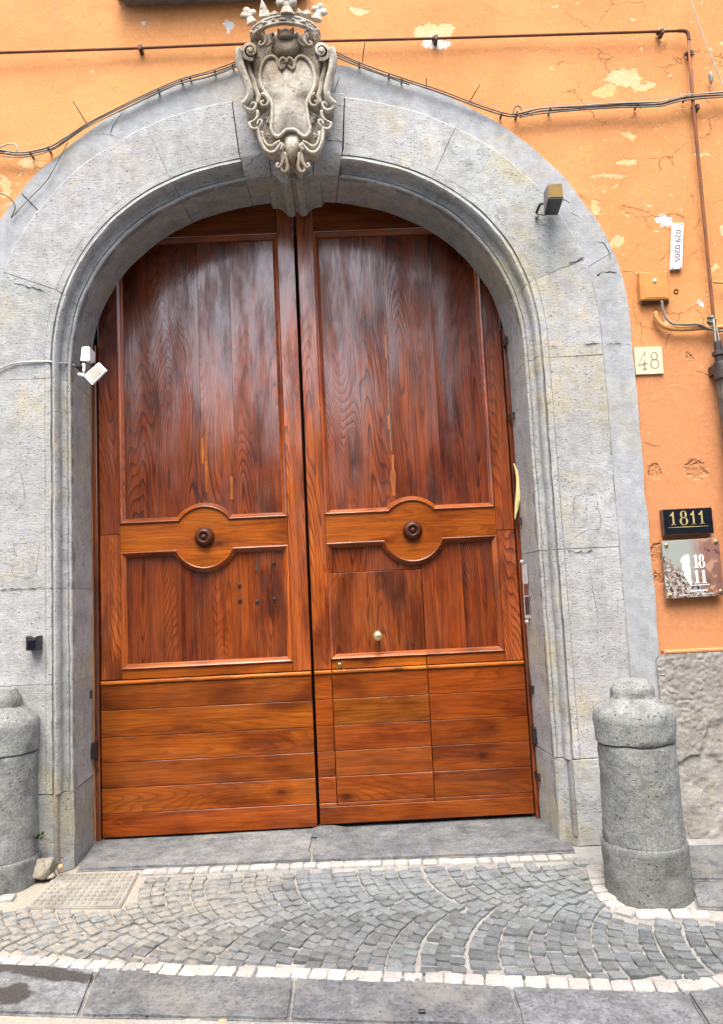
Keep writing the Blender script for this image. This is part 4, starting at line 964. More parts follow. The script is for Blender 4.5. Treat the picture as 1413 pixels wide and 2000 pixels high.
# big top volutes: thick rolled ribbon seen end on, running back to the wall
for sgn in (1, -1):
    cx_, cy_ = 489, 98
    sp = spiral(cx_, cy_, 17, 4, R(70), -1.55 if False else 1.45, 40, 1.05)
    if sgn < 0: sp = mir(sp)
    V = []; F = []; n = len(sp); w_ = [3.6-2.0*i/n for i in range(n)]
    ctr = (cx_, cy_) if sgn > 0 else mir([(cx_, cy_)])[0]
    for i, (x, y) in enumerate(sp):
        dx_, dy_ = x-ctr[0], y-ctr[1]; L = math.hypot(dx_, dy_); ox, oy = dx_/L*w_[i], dy_/L*w_[i]
        fr = -.10-.012*i/n
        V += [tuple(Cq(x-ox, y-oy, fr)), tuple(Cq(x+ox, y+oy, fr+.004)), tuple(Cq(x+ox+2*sgn, y+oy+1, .10)), tuple(Cq(x-ox+2*sgn, y-oy+1, .10))]
    for i in range(n-1):
        for k in range(4): F.append((i*4+k, i*4+(k+1) % 4, (i+1)*4+(k+1) % 4, (i+1)*4+k))
    F += [(0, 1, 2, 3), ((n-1)*4, (n-1)*4+1, (n-1)*4+2, (n-1)*4+3)]
    mesh('volute', V, F, MARBLE, sh, smooth=40, color=(.86, .82, .77))
    e = Cq(*(ctr), -.10); mesh('volute_eye', *lathe([(.021, -.12), (.021, .004), (.015, .012), (.002, .014)], 14, e[0], e[1], e[2], 'y'), MARBLE, sh, smooth=40, color=(.8, .76, .7))
# long side ribs and leaf scrolls
scroll('side_rib', [(471, 100), (469, 118), (474, 138), (482, 158), (488, 176), (488, 190), (481, 201), (475, 205)], .024, .014, -.07, -.05, 1.9)
scroll('side_leaf', [(482, 116), (489, 140), (496, 158), (500, 175), (506, 190), (504, 206)], .010, .016, -.055, -.045, 1.4, col=(.72, .66, .58))
scroll('side_leaf', [(497, 120), (500, 140), (504, 160), (512, 180)], .016, .008, -.035, -.045, 1.2, col=(.66, .60, .52))
scroll('leaf_scroll', [(476, 205), (482, 214), (492, 217), (499, 212), (500, 204), (494, 201), (490, 206)], .011, .006, -.055, -.06, 1.7)
scroll('leaf_scroll', [(512, 184), (521, 190), (525, 199), (520, 207), (512, 206), (511, 199), (516, 197)], .009, .005, -.065, -.075, 1.6, col=(.84, .78, .7))
scroll('leaf_scroll', [(503, 218), (504, 228), (497, 237), (488, 240)], .010, .006, -.05, -.055, 1.7)
scroll('leaf_scroll', [(488, 240), (490, 249), (498, 253), (507, 249), (512, 240), (509, 234), (504, 238), (504, 244)], .008, .005, -.055, -.07, 1.6)
scroll('leaf_scroll', [(505, 250), (507, 268), (515, 288), (526, 299), (538, 297), (545, 288), (551, 281), (552, 288), (548, 294)], .011, .006, -.05, -.07, 1.8, col=(1.0, .97, .92))
scroll('leaf_scroll', [(512, 258), (515, 272), (522, 284), (532, 286), (540, 280), (548, 276)], .009, .006, -.05, -.06, 1.6)
scroll('leaf_scroll', [(553, 284), (551, 300), (553, 316), (547, 328), (541, 326), (542, 320), (546, 322)], .012, .006, -.04, -.05, 1.6)
scroll('leaf_scroll', [(556, 300), (560, 318), (562, 330), (557, 338), (551, 334), (549, 327)], .013, .007, -.035, -.045, 1.6, col=(.86, .8, .74))
# small lumps of acanthus between the scrolls
for k in range(9):
    x = random.uniform(505, 528); y = random.uniform(205, 275); scroll('leaf_bud', spiral(x, y, 4.5, 1.5, random.uniform(0, 6), .8, 9), .006, .004, -.035, -.045, 1.4, col=(.78, .73, .66), sm=False)
scroll('heart_fold', [(561, 124), (558, 118), (552, 114), (546, 121), (546, 131), (551, 136)], .010, .006, -.066, -.075, 1.3, col=(.86, .82, .76))
# tongue under the field, shell block and forehead
V, F = box(0, 1, 0, 1, 0, 1)
pillow('tongue', [(556, 262), (571, 258), (586, 260), (588, 280), (583, 300), (577, 315), (571, 318), (565, 315), (558, 300), (554, 280)], (571, 288), -.03, -.072, MARBLE, 5, 2, col=(.95, .90, .80))
pillow('forehead', [(532, 74), (545, 66), (560, 62), (575, 65), (590, 72), (592, 90), (583, 106), (571, 114), (560, 117), (549, 114), (538, 107), (530, 92)], (561, 92), -.035, -.085, MARBLE, 6, 2, col=(.80, .75, .68))
pillow('shell_block', [(542, 55), (549, 58), (558, 54), (566, 58), (574, 53), (575, 70), (571, 75), (558, 77), (546, 75), (542, 70)], (558, 66), -.07, -.10, MARBLE, 4, 3, col=(.62, .58, .52))
scroll('top_scroll', [(512, 68), (518, 72), (520, 80), (516, 88), (509, 90), (507, 84), (511, 81)], .011, .006, -.06, -.07, 1.5)
scroll('top_scroll', [(534, 66), (530, 74), (532, 82), (525, 88), (517, 92)], .009, .005, -.06, -.06, 1.5)
scroll('top_bracket', [(500, 72), (508, 64), (512, 58)], .020, .016, -.02, -.05, 1.3, col=(.95, .92, .88))
# crown: band, gems, points, fleurons
CR = empty('crown_anchor', (0, 0, 0), None, None); bpy.data.objects.remove(CR)
pc = Cq(557, 44); CZ0, CZ1 = Z(557, 45, -.33), Z(557, 29, -.33)
xcL, xcR = X(491, 66, -.16), X(624, 62, -.16); ccx, crx, cry, ccy = (xcL+xcR)/2, (xcR-xcL)/2, .17, -.155
def crp(a, z, k=1.0, o=0.0): return (ccx+crx*k*math.cos(a), ccy-cry*k*math.sin(a)-o*math.sin(a), z)
NA = 40; A = np.linspace(-.12, math.pi+.12, NA)
prof = [(1.0, CZ0), (1.035, CZ0+.004), (1.035, CZ0+.012), (1.005, CZ0+.016), (1.005, CZ1-.014), (1.04, CZ1-.010), (1.04, CZ1), (.93, CZ1), (.91, CZ0)]
V = [crp(a, z, k) for a in A for k, z in prof]; m_ = len(prof)
F = [(i*m_+k, i*m_+(k+1) % m_, (i+1)*m_+(k+1) % m_, (i+1)*m_+k) for i in range(NA-1) for k in range(m_)]
crown = mesh('crown', roughen(V, .0015, 12), F, MARBLE, sh, smooth=35, color=(.92, .92, .92))
zm_ = (CZ0+CZ1)/2
for k, a in enumerate(np.linspace(.45, math.pi-.45, 9)):
    c = crp(a, zm_, 1.005, .002); s = (.026, .010, .011) if k % 2 == 0 else (.009, .010, .010)
    lump('crown_gem', c, s, MARBLE, k, crown, (.95, .94, .92), 6)
def fleuron(px, py, s, lean=0.0, dY=0.0, trefoil=True):
    """three lobed flower standing on the band; px,py = middle lobe"""
    pt = P(px, py, dY); parts = []
    def ball(c, r):
        v, f = lathe([(.001, -r)]+[(r*math.sin(t), -r*math.cos(t)) for t in np.linspace(.3, 2.84, 7)]+[(.001, r)], 10, c[0], c[1], c[2]); return [tuple(q) for q in v], f
    L = Vector((lean, 0, 1)).normalized(); S = Vector((L.z, 0, -L.x))
    for a, b, r in ((-.030, -.004, .026), (.030, -.004, .026), (0, .022, .027), (0, -.02, .024), (-.014, .006, .022), (.014, .006, .022)):
        v, f = ball(Vector(pt)+S*a*s+L*b*s, r*s); v = [(x, pt[1]+(y-pt[1])*.62, z) for x, y, z in v]; parts.append((v, f))
    parts.append(tube([Vector(pt)-L*.075*s-Vector((0, 0, 0)), Vector(pt)-L*.03*s], [.040*s, .024*s], 8, .6))
    V, F = join(parts); mesh('crown_flower', roughen(V, .004, 22), F, MARBLE, crown, smooth=50, color=(.86, .85, .82))
fleuron(560, 4, 1.15, .0, -.325); fleuron(485, 27, .95, -.38, -.19); fleuron(625, 20, .95, .38, -.19)
for (bx, by, tx, ty, wd_, yy) in ((518, 30, 511, -4, 12, -.27), (596, 26, 600, 16, 12, -.27), (536, 26, 536, 20, 10, -.31), (584, 24, 583, 15, 9, -.30)):
    a, b_, t_ = P(bx-wd_, by+2, yy), P(bx+wd_, by, yy), P(tx, ty, yy)
    V = [a, b_, t_, a+np.array([0, .05, 0]), b_+np.array([0, .05, 0]), t_+np.array([0, .03, 0])]
    mesh('crown_point', V, [(0, 1, 2), (3, 5, 4), (0, 2, 5, 3), (1, 4, 5, 2), (0, 3, 4, 1)], MARBLE, crown, color=(.88, .87, .85))

# ================================================================== PIPES, CABLES
def run(px, Y, sub=6): return smooth_path([P(x, y, Y) for x, y in px], sub)
rp = empty('rusty_pipe', tuple(P(1343, 62, -.01)), 'thin rusty pipe running across the wall and turning down at the right', 'pipe')
mesh('pipe_run', *tube([P(-60, 105, -.012), P(275, 94, -.012), P(560, 82, -.012), P(850, 75, -.012), P(1334, 60, -.012)], .0085, 10), RUST, rp, smooth=True)
mesh('elbow', *tube(run([(1325, 60), (1338, 60.5), (1344, 66), (1346, 80)], -.012), .0115, 10), RUST, rp, smooth=True)
mesh('pipe_drop', *tube([P(1345, 72, -.012), P(1353, 190, -.012), P(1373, 400, -.012), P(1394, 620, -.012), P(1399, 665, -.014)], .0105, 10), RUST, rp, smooth=True, color=(1.5, 1.5, 1.4))
for q in ((275, 94), (852, 75), (1293, 63), (1350, 105), (1362, 210)):
    p = P(*q, -.012); mesh('pipe_clamp', *join([box(p[0]-.010, p[0]+.010, -.030, .03, p[2]-.017, p[2]+.015, .002), box(p[0]-.022, p[0]+.004, .0, .03, p[2]+.014, p[2]+.028, .001)]), BRACK, rp)
dpp = empty('drain_pipe', tuple(P(1416, 1300, -.05)), 'black cast iron drain pipe at the right picture edge with socket collar', 'drain pipe')
xt = P(1413, 712, -.05); xb_ = (P(1413, 712, -.05)[0]+.012)
mesh('pipe_run', *tube([(xt[0], -.05, xt[2]-.05), (xb_+.02, -.05, 1.0), (xb_+.02, -.05, -.1)], .052, 16), IRON, dpp, smooth=True)
mesh('socket', *lathe([(.050, -.10), (.061, -.09), (.062, .0), (.058, .012), (.03, .014)], 18, xt[0], -.05, xt[2]), IRON, dpp, smooth=40)
mesh('neck', *lathe([(.028, .0), (.028, .05), (.040, .054), (.040, .075), (.026, .08), (.024, .14), (.012, .15)], 14, xt[0]-.012, -.035, xt[2]+.01), IRON, dpp, smooth=40)
c = P(1399, 722, -.02); mesh('lug', *join([box(c[0]-.025, c[0]+.03, -.035, .03, c[2]-.03, c[2]+.025, .008), lathe([(.011, -.01), (.011, .01), (.004, .014)], 8, c[0], -.034, c[2], 'y')]), IRON, dpp)
def bundle(name, lab, strands, ties, cat='cables'):
    p0 = P(*strands[0][0][0], 0); o = empty(name, tuple(p0), lab, cat)
    for px, Y, r, m, off in strands:
        pts = run([(x+random.uniform(-.7, .7), y+off+random.uniform(-1.2, 1.2)) for x, y in px], Y); mesh('cable', *tube(pts, r*.62, 6), m, o, smooth=True)
    for x, y, h in ties:
        c = P(x, y, -.02); mesh('cable_clip', *box(c[0]-.005, c[0]+.005, -.034, .03, c[2]-h*.0011, c[2]+h*.0011, .002), CABLED, o)
    return o
LC = [(-40, 290), (0, 299), (40, 302), (75, 298), (105, 288), (133, 270), (172, 244), (231, 213), (300, 181), (353, 158), (400, 146), (440, 133), (490, 112)]
RC_ = [(630, 92), (655, 104), (690, 120), (740, 140), (800, 160), (860, 180), (930, 207), (985, 224), (1015, 225), (1060, 216), (1130, 211), (1200, 206), (1285, 203), (1310, 196), (1350, 188), (1450, 182)]
bundle('cable_bundle', 'bundle of old grey cables following the left shoulder of the arch band', [(LC, -.016, .0085, CABLE, 0), (LC, -.030, .006, CABLED, -4), (LC, -.022, .006, CABLE, 4), (LC[7:], -.028, .006, CABLED, 6), (LC[:6], -.032, .009, CABLE, -5), ([(-20, 296), (5, 285), (20, 281), (32, 286), (30, 296), (10, 299)], -.03, .008, CABLEW, 0)],
       [(60, 300, 7), (95, 291, 7), (310, 177, 4), (355, 157, 7), (372, 152, 5), (420, 140, 6), (455, 128, 6)])
bundle('cable_bundle', 'bundle of old grey cables running from the crest to the right picture edge', [(RC_, -.016, .0085, CABLE, 1), (RC_, -.030, .0065, CABLED, -3), (RC_[8:], -.026, .009, CABLE, 5), (RC_[8:], -.034, .006, CABLEW, -4), (RC_[:5], -.03, .007, CABLED, 5), (RC_[8:], -.02, .006, CABLED, 2), ([(1003, 224), (1004, 214), (1010, 208), (1018, 210), (1022, 218), (1040, 222)], -.03, .008, CABLE, 0), ([(920, 198), (1000, 206), (1100, 204), (1250, 193), (1400, 178), (1450, 174)], -.02, .0025, CABLEW, 0)],
       [(702, 124, 5), (760, 146, 6), (785, 156, 5), (980, 223, 7), (1010, 222, 10), (1075, 214, 6), (1245, 205, 5), (1340, 191, 5)])
def wire(name, px, Y, r, m, lab, cat, grp=None, Y1=None):
    pts = [P(x, y, Y if Y1 is None else Y+(Y1-Y)*i/(len(px)-1)) for i, (x, y) in enumerate(px)]
    pts = smooth_path(pts, 6); c = sum((np.array(p) for p in pts))/len(pts)
    o = mesh(name, *tube(pts, r, 6), m, None, smooth=True); tag(o, lab, cat, grp); return o
GR = 'thin metal spikes sticking out above the arch'
for (a, b_), lab in (((((143, 198), (172, 245))), 'long thin slanting metal spike above the left shoulder of the arch'), (((713, 82), (708, 122)), 'thin upright metal spike hanging just below the rusty pipe right of the crown'),
                     (((833, 152), (833, 172)), 'shortest upright metal spike on the right shoulder of the arch'), (((938, 165), (918, 198)), 'slanting metal spike nearest the right cable loop')):
    wire('metal_spike', [a, b_], -.05, .0032, CABLED, lab, 'spike', GR, .03)
wire('loose_wire', [(133, 278), (112, 318), (90, 355), (58, 388), (22, 426)], -.008, .0026, CABLED, 'thin dark loose wire dropping from the left cable bundle over the band', 'wire')
wire('loose_wire', [(-15, 374), (8, 380), (24, 391), (30, 405), (22, 426)], -.008, .0035, CABLED, 'short curved dark wire at the left edge on the orange plaster', 'wire')
lc_ = [(-25, 735, -.012), (10, 716, -.012), (40, 708, -.012), (85, 706, -.012), (103, 707, -.012), (118, 709, .02), (135, 711, .07), (150, 715, .10), (160, 722, .06)]
lco = mesh('lamp_cable', *tube(smooth_path([P(*q) for q in lc_], 5), .0055, 6), CABLEW, None, smooth=True); tag(lco, 'pale cable crossing the left jamb to the white floodlight', 'cable')
wire('hanging_string', [(1343, -20), (1370, 60), (1395, 125), (1420, 182)], -.03, .004, CABLEW, 'pale string hanging diagonally in the top right corner', 'string')
o = lump('wall_hook', P(1388, 152, .0), (.012, .02, .045), simple('zinc', (.42, .40, .38), .5, .3), 3); tag(o, 'small grey oval metal hook on the plaster near the top right corner', 'hook')
cd = empty('conduit', tuple(P(1300, 640, 0)), 'ochre painted curved conduit with a grey cable under the junction box', 'conduit')
mesh('pipe', *tube(run([(1280, 610), (1283, 622), (1292, 634), (1308, 641), (1330, 643), (1365, 641), (1380, 640), (1450, 638)], -.005), .0155, 10), ORPIPE, cd, smooth=True)
mesh('cable', *tube(run([(1293, 588), (1295, 603), (1301, 620), (1315, 632), (1340, 634), (1365, 634), (1385, 642), (1402, 646), (1450, 647)], -.025), .008, 8), CABLE, cd, smooth=True)
mesh('cable', *tube(run([(1394, 625), (1397, 650), (1399, 670), (1403, 690)], -.035), .006, 8), CABLEW, cd, smooth=True)
mesh('cable', *tube(run([(1400, 640), (1404, 660), (1409, 690)], -.03), .004, 8), CABLEW, cd, smooth=True)
for k in range(7): lump('putty', P(1388+random.uniform(-8, 8), 624+random.uniform(-9, 7), -.015), (.013, .015, .012), CABLE if k % 2 else CABLED, k, cd, None, 6)
mesh('pipe', *tube(run([(1394, 551), (1410, 552), (1450, 551)], -.01), .008, 8), ORPIPE, cd, smooth=True)

# ================================================================== BOX, SIGNS
def quad(px, Y, th):
    """corner pixels tl,tr,br,bl of a flat thing on the wall -> local frame on its front plane"""
    q = [P(x, y, Y-th) for x, y in px]; o = (q[3]); 
    u = ((q[1]-q[0])+(q[2]-q[3]))/2; v = ((q[0]-q[3])+(q[1]-q[2]))/2; c = sum(q)/4; o = c-u/2-v/2
    return o, u, v
def plate(name, fr, th, mat, parent, b=.003, col=None, inset=(0, 0, 1, 1), lift=0.0):
    o, u, v = fr; W, Hh = np.linalg.norm(u), np.linalg.norm(v); n = np.cross(u/W, v/Hh)   # towards viewer
    a0, b0, a1, b1 = inset; V, F = box(a0*W, a1*W, -lift, th-lift, b0*Hh, b1*Hh, b)
    V = [tuple(o+u/W*x+v/Hh*z-n*y) for x, y, z in V]; return mesh(name, V, F, mat, parent, color=col)
def on(fr, a, b_, lift): o, u, v = fr; n = np.cross(u, v); n /= np.linalg.norm(n); return o+u*a+v*b_+n*lift
def flat_poly(name, fr, polys, lift, mat, parent, th=.0015):
    """list of outlines in 0..1 plate coordinates, each raised th"""
    parts = []
    for ol in polys:
        n = len(ol); V = [tuple(on(fr, a, b_, lift+th)) for a, b_ in ol]+[tuple(on(fr, a, b_, 0)) for a, b_ in ol]
        parts.append((V, [tuple(range(n))]+[(i, (i+1) % n, n+(i+1) % n, n+i) for i in range(n)]))
    return mesh(name, *join(parts), mat, parent)
def text_on(name, s, fr, c, h, lift, mat, parent, rot=0.0, sx=1.0, spacing=1.0, th=.0008):
    cu_ = bpy.data.curves.new('t', 'FONT'); cu_.body = s; cu_.align_x = 'CENTER'; cu_.align_y = 'CENTER'; cu_.extrude = th; cu_.resolution_u = 3; cu_.space_character = spacing
    to = bpy.data.objects.new('t', cu_); COL.objects.link(to); dg = bpy.context.evaluated_depsgraph_get()
    me = bpy.data.meshes.new_from_object(to.evaluated_get(dg)); bpy.data.objects.remove(to)
    o, u, v = fr; U = u/np.linalg.norm(u); Vv = v/np.linalg.norm(v); n = np.cross(U, Vv); cr_, sr_ = math.cos(rot), math.sin(rot); c0 = on(fr, *c, lift)
    V = [tuple(c0+U*((p.co.x*sx*cr_-p.co.y*sr_)*h/.7)+Vv*((p.co.x*sx*sr_+p.co.y*cr_)*h/.7)+n*p.co.z) for p in me.vertices]
    ob = mesh(name, V, [tuple(p.vertices) for p in me.polygons], mat, parent); bpy.data.meshes.remove(me); return ob
def eight(cx_, cy_, w, h, thin, thick):
    """two stacked rings of uneven stroke as strips"""
    res = []
    for (oy, rx, ry) in ((h*.24, w*.40, h*.25), (-h*.22, w*.5, h*.28)):
        n = 22
        for i in range(n):
            a0, a1 = 2*math.pi*i/n, 2*math.pi*(i+1)/n
            s = lambda a: thin+(thick-thin)*abs(math.cos(a))
            res.append([(cx_+rx*math.cos(a0), cy_+oy+ry*math.sin(a0)), (cx_+rx*math.cos(a1), cy_+oy+ry*math.sin(a1)), (cx_+(rx-s(a1))*math.cos(a1), cy_+oy+(ry-thin)*math.sin(a1)), (cx_+(rx-s(a0))*math.cos(a0), cy_+oy+(ry-thin)*math.sin(a0))])
    return res
def one(cx_, cy_, h, w):
    return [[(cx_-w/2, cy_-h/2), (cx_+w/2, cy_-h/2), (cx_+w*.42, cy_+h/2), (cx_-w*.1, cy_+h/2-.01), (cx_-w/2, cy_+h/2-.06)], [(cx_-w*1.5, cy_-h/2), (cx_+w*1.5, cy_-h/2), (cx_+w*.6, cy_-h/2+.035), (cx_-w*.6, cy_-h/2+.035)], [(cx_-w/2, cy_+h/2-.06), (cx_-w/2, cy_+h/2-.16), (cx_-w*1.9, cy_+h/2-.17), (cx_-w*1.9, cy_+h/2-.14)]]
jb = empty('junction_box', tuple(P(1278, 560, 0)), 'square orange painted junction box with a dark open slot at its bottom', 'junction box')
fr = quad([(1248, 531), (1304, 530), (1308, 583), (1253, 586)], .03, .05)
plate('box_lid', fr, .030, ORBOX, jb, .004); plate('box_rim', fr, .004, ORBOX, jb, .001, None, (.12, .06, .90, .93), .0025)
fr2 = quad([(1251, 531), (1304, 530), (1308, 590), (1255, 593)], .03, .022); plate('box_body', fr2, .03, simple('box_grey', (.10, .09, .09), .5, .3), jb, .002)
p = on(fr, .52, .66, 0); mesh('lid_screw', *lathe([(.012, -.003), (.012, .008), (.006, .012)], 12, p[0], p[1], p[2], 'y'), WPLAST, jb)
sg = empty('number_sign', tuple(P(1323, 480, 0)), 'narrow white upright sign with grey number 029 0205 turned sideways', 'sign')
fr = quad([(1314, 436), (1336, 435), (1333, 524), (1310, 526)], .03, .022); plate('sign_plate', fr, .02, SIGNW, sg, .002)
text_on('lettering', '029 0205', fr, (.5, .5), .036, .0012, INK, sg, -math.pi/2, 1.12, 1.0)
for a, b_ in ((.15, .965), (.85, .965), (.15, .035), (.85, .035)):
    p = on(fr, a, b_, 0); mesh('sign_screw', *lathe([(.005, -.003), (.005, .002), (.002, .003)], 8, p[0], p[1], p[2], 'y'), GREYMET, sg)
hn = empty('house_number', tuple(P(1268, 705, 0)), 'cream tile with the old serif house number 48 beside the portal band', 'house number')
fr = quad([(1239, 678), (1293, 677), (1297, 729), (1243, 732)], .025, .008); plate('number_tile', fr, .012, ENAMEL, hn, .002)
four = [[(.08, .36), (.11, .36), (.40, .84), (.36, .84)], [(.08, .32), (.46, .38), (.46, .42), (.08, .36)], [(.29, .18), (.36, .18), (.36, .58), (.29, .50)], [(.23, .16), (.43, .17), (.36, .20), (.29, .20)], [(.36, .84), (.40, .84), (.37, .62), (.34, .66)]]
def open8(): return eight(.70, .51, .36, .62, .022, .075)
flat_poly('numeral', fr, four, .0005, INKG, hn); flat_poly('numeral', fr, open8(), .0005, INKG, hn)
bs = empty('black_plaque', tuple(P(1345, 1018, 0)), 'glossy black plaque with golden serif 1811 above a thin line', 'plaque')
fr = quad([(1294, 995), (1391, 991), (1395, 1041), (1299, 1046)], .03, .045); plate('plaque_board', fr, .05, GLOSSB, bs, .003)
gl = one(.20, .64, .52, .035)+eight(.41, .64, .17, .56, .018, .040)+one(.61, .64, .52, .035)+one(.78, .64, .52, .035)
for k, (i0, i1) in enumerate(((0, 3), (3, 47), (47, 50), (50, 53))): flat_poly('numeral', fr, gl[i0:i1], .0008, GOLD, bs)
flat_poly('underline', fr, [[(.08, .285), (.5, .275), (.9, .285), (.9, .295), (.5, .305), (.08, .295)]], .0006, GOLD, bs)
def art_mat():
    b = NB('plaque_print'); o = b.n('ShaderNodeTexCoord').outputs['Object']
    d = b.vmath('ADD', o, b.vmath('SCALE', b.vmath('SUBTRACT', b.noise(o, 22, 4, .6, col=True), (.5, .5, .5)), .05))
    sx = b.n('ShaderNodeSeparateXYZ'); b.l(d, sx.inputs[0]); x, z = sx.outputs[0], sx.outputs[2]
    col = b.mix(b.map(x, -.03, .09), (.30, .33, .30), (.24, .125, .10))
    col = b.mix(b.map(b.math('SUBTRACT', b.math('MULTIPLY', x, .5), z), .0, .12), col, (.20, .11, .085))
    n1 = b.noise(d, 15, 4, .6)
    col = b.mix(b.math('MULTIPLY', b.map(n1, .52, .6), b.map(x, .0, .06)), col, (.40, .24, .17))
    col = b.mix(b.math('MULTIPLY', b.map(n1, .40, .34), b.map(x, .0, .06)), col, (.07, .035, .04))
    v = b.voro(d, 75, out='Color'); bw = b.n('ShaderNodeRGBToBW'); b.l(v, bw.inputs[0])
    leafm = b.math('MULTIPLY', b.map(b.math('ADD', z, b.math('MULTIPLY', x, .9)), -.05, -.10), 1.0)
    col = b.mix(leafm, col, b.ramp(bw.outputs[0], (.2, (.035, .035, .04)), (.4, (.20, .17, .14)), (.55, (.33, .22, .18)), (.75, (.40, .40, .36))))
    return b.fin(col, .12, None, Coat_Weight=1.0)
gp = empty('glass_plaque', tuple(P(1352, 1110, 0)), 'square glossy printed plaque with white 18 over 11 and four brass studs', 'plaque')
fr = quad([(1293, 1057), (1404, 1051), (1415, 1162), (1303, 1170)], .03, .05); plate('plaque_panel', fr, .012, art_mat(), gp, .0015)
plate('plaque_edge', fr, .010, GREYMET, gp, .001, None, (-.006, -.006, 1.006, 1.006), -.005)
for a, b_ in ((.07, .93), (.94, .94), (.07, .06), (.94, .07)):
    p = on(fr, a, b_, 0); mesh('brass_stud', *lathe([(.011, -.05), (.011, .006), (.008, .010), (.001, .011)], 14, p[0], p[1], p[2], 'y'), BRASS, gp, smooth=50)
flat_poly('crest_mark', fr, [[(.45, .20), (.40, .25), (.37, .33), (.33, .38), (.35, .44), (.31, .50), (.32, .58), (.29, .64), (.32, .70), (.36, .71), (.37, .75), (.40, .72), (.43, .755), (.45, .73)]], .0006, WPRINT, gp)
flat_poly('numeral', fr, [[(.52, .50), (.60, .50), (.60, .515), (.582, .52), (.582, .73), (.56, .735), (.52, .70), (.545, .70), (.545, .52), (.52, .515)]]+eight(.66, .615, .115, .235, .012, .034), .0007, WPRINT, gp)
flat_poly('numeral', fr, [[(c_-.04, .235), (c_+.045, .235), (c_+.045, .25), (c_+.022, .255), (c_+.022, .455), (c_, .46), (c_-.04, .43), (c_-.018, .43), (c_-.018, .255), (c_-.04, .25)] for c_ in (.555, .675)], .0007, WPRINT, gp)
for b0, w0, w1, hh in ((.205, .45, .76, .016), (.11, .43, .72, .020), (.045, .22, .42, .008), (.05, .60, .84, .008)):
    pl = []; x_ = w0
    while x_ < w1:
        wv = random.uniform(.008, .02); pl.append([(x_, b0-hh*.5), (x_+wv*.75, b0-hh*.5), (x_+wv*.75, b0+hh*random.uniform(.3, .6)), (x_, b0+hh*random.uniform(.3, .6))]); x_ += wv
    flat_poly('small_print', fr, pl, .0005, WPRINT, gp, .0004)['kind'] = 'stuff'
# bell panel on the right reveal
bp = empty('doorbell_panel', tuple(P(1035, 1155, .3)), 'narrow steel doorbell panel with name slots fixed on the right stone reveal', 'doorbell')
q = [P(1019, 1103, .40), P(1045, 1100, .30), P(1052, 1205, .30), P(1025, 1209, .40)]
c_ = sum(q)/4; u = ((q[1]-q[0])+(q[2]-q[3]))/2; v = ((q[0]-q[3])+(q[1]-q[2]))/2; fr = (c_-u/2-v/2, u, v)
plate('back_plate', fr, .03, STEEL, bp, .003); 
flat_poly('dark_field', fr, [[(.44, .07), (.86, .07), (.86, .93), (.44, .93)], [(.10, .07), (.40, .07), (.40, .40), (.10, .40)]], .001, simple('bell_brown', (.07, .04, .04), .4), bp)
flat_poly('speaker_field', fr, [[(.10, .43), (.40, .43), (.40, .64), (.10, .64)]], .0012, simple('bell_rust', (.17, .06, .03), .4), bp)
for b0 in (.10, .40, .70): flat_poly('name_slot', fr, [[(.52, b0), (.78, b0), (.78, b0+.20), (.52, b0+.20)]], .0025, simple('name_card', (.78, .72, .76), .4), bp)
for a, b_ in ((.1, 1.06), (.85, 1.08), (.2, -.06), (.85, -.06)):
    p = on(fr, a, b_, .004); mesh('bracket_screw', *lathe([(.012, -.02), (.012, .003), (.006, .006)], 8, p[0], p[1], p[2], 'y'), STEEL, bp)
# foam lump
fm = mesh('foam_lump', *tube(run([(1004, 905), (1011, 925), (1014, 945), (1014, 965), (1010, 990), (1006, 1015)], .44), [.004, .016, .028, .030, .02, .004]+[.004]*0 if False else list(np.interp(np.linspace(0, 1, 31), [0, .2, .45, .65, .85, 1], [.003, .013, .021, .022, .012, .003])), 10), FOAM, None, smooth=True); tag(fm, 'yellow foam bulging out of the gap beside the right door frame', 'foam')
# small black fitting on the left jamb
wb = empty('wall_fitting', tuple(P(66, 1256, -.03)), 'small square black wall fitting on the left stone jamb', 'wall light')
p0 = P(66, 1256, -.05); hw, hh = .034, .042
V = [(p0[0]-hw, -.075, p0[2]+hh), (p0[0]-hw*.4, -.075, p0[2]+hh*.72), (p0[0]+hw*.4, -.075, p0[2]+hh*.72), (p0[0]+hw, -.075, p0[2]+hh), (p0[0]+hw, -.075, p0[2]-hh), (p0[0]-hw, -.075, p0[2]-hh)]
ol = [(a[0], a[2]) for a in V]; mesh('housing', *prism(ol, -.075, -.004), BLACK, wb); mesh('lens', *box(p0[0]-hw*.7, p0[0]+hw*.7, -.079, -.074, p0[2]-hh*.8, p0[2]+hh*.5, .002), GLOSSB, wb)

# ================================================================== FLOODLIGHTS
fw = empty('white_floodlight', tuple(P(168, 700, .05)), 'white floodlight with motion sensor box, tilted down at the left edge of the door', 'floodlight')
def hull(name, pts, mat, parent, b=.004, col=None):
    bm = bmesh.new(); [bm.verts.new(tuple(p)) for p in pts]; bmesh.ops.convex_hull(bm, input=bm.verts[:])
    bmesh.ops.dissolve_limit(bm, angle_limit=R(4), verts=bm.verts[:], edges=bm.edges[:])
    if b: bmesh.ops.bevel(bm, geom=bm.edges[:], offset=b, segments=2, affect='EDGES')
    bm.verts.index_update(); V = [tuple(v.co) for v in bm.verts]; F = [tuple(v.index for v in f.verts) for f in bm.faces]; bm.free(); return mesh(name, V, F, mat, parent, smooth=35, color=col)
YA = -.03
hull('sensor_box', [P(160, 677, YA), P(175, 676, YA), P(175, 706, YA), P(157, 705, YA), P(187, 689, YA+.09), P(186, 708, YA+.09), P(181, 711, YA+.07), P(166, 683, YA+.11), P(163, 704, YA+.11)], WPLAST, fw, .004)
fq = [(194, 707), (211, 724), (181, 753), (163, 734)]; fd = [-.055, -.055, -.09, -.09]
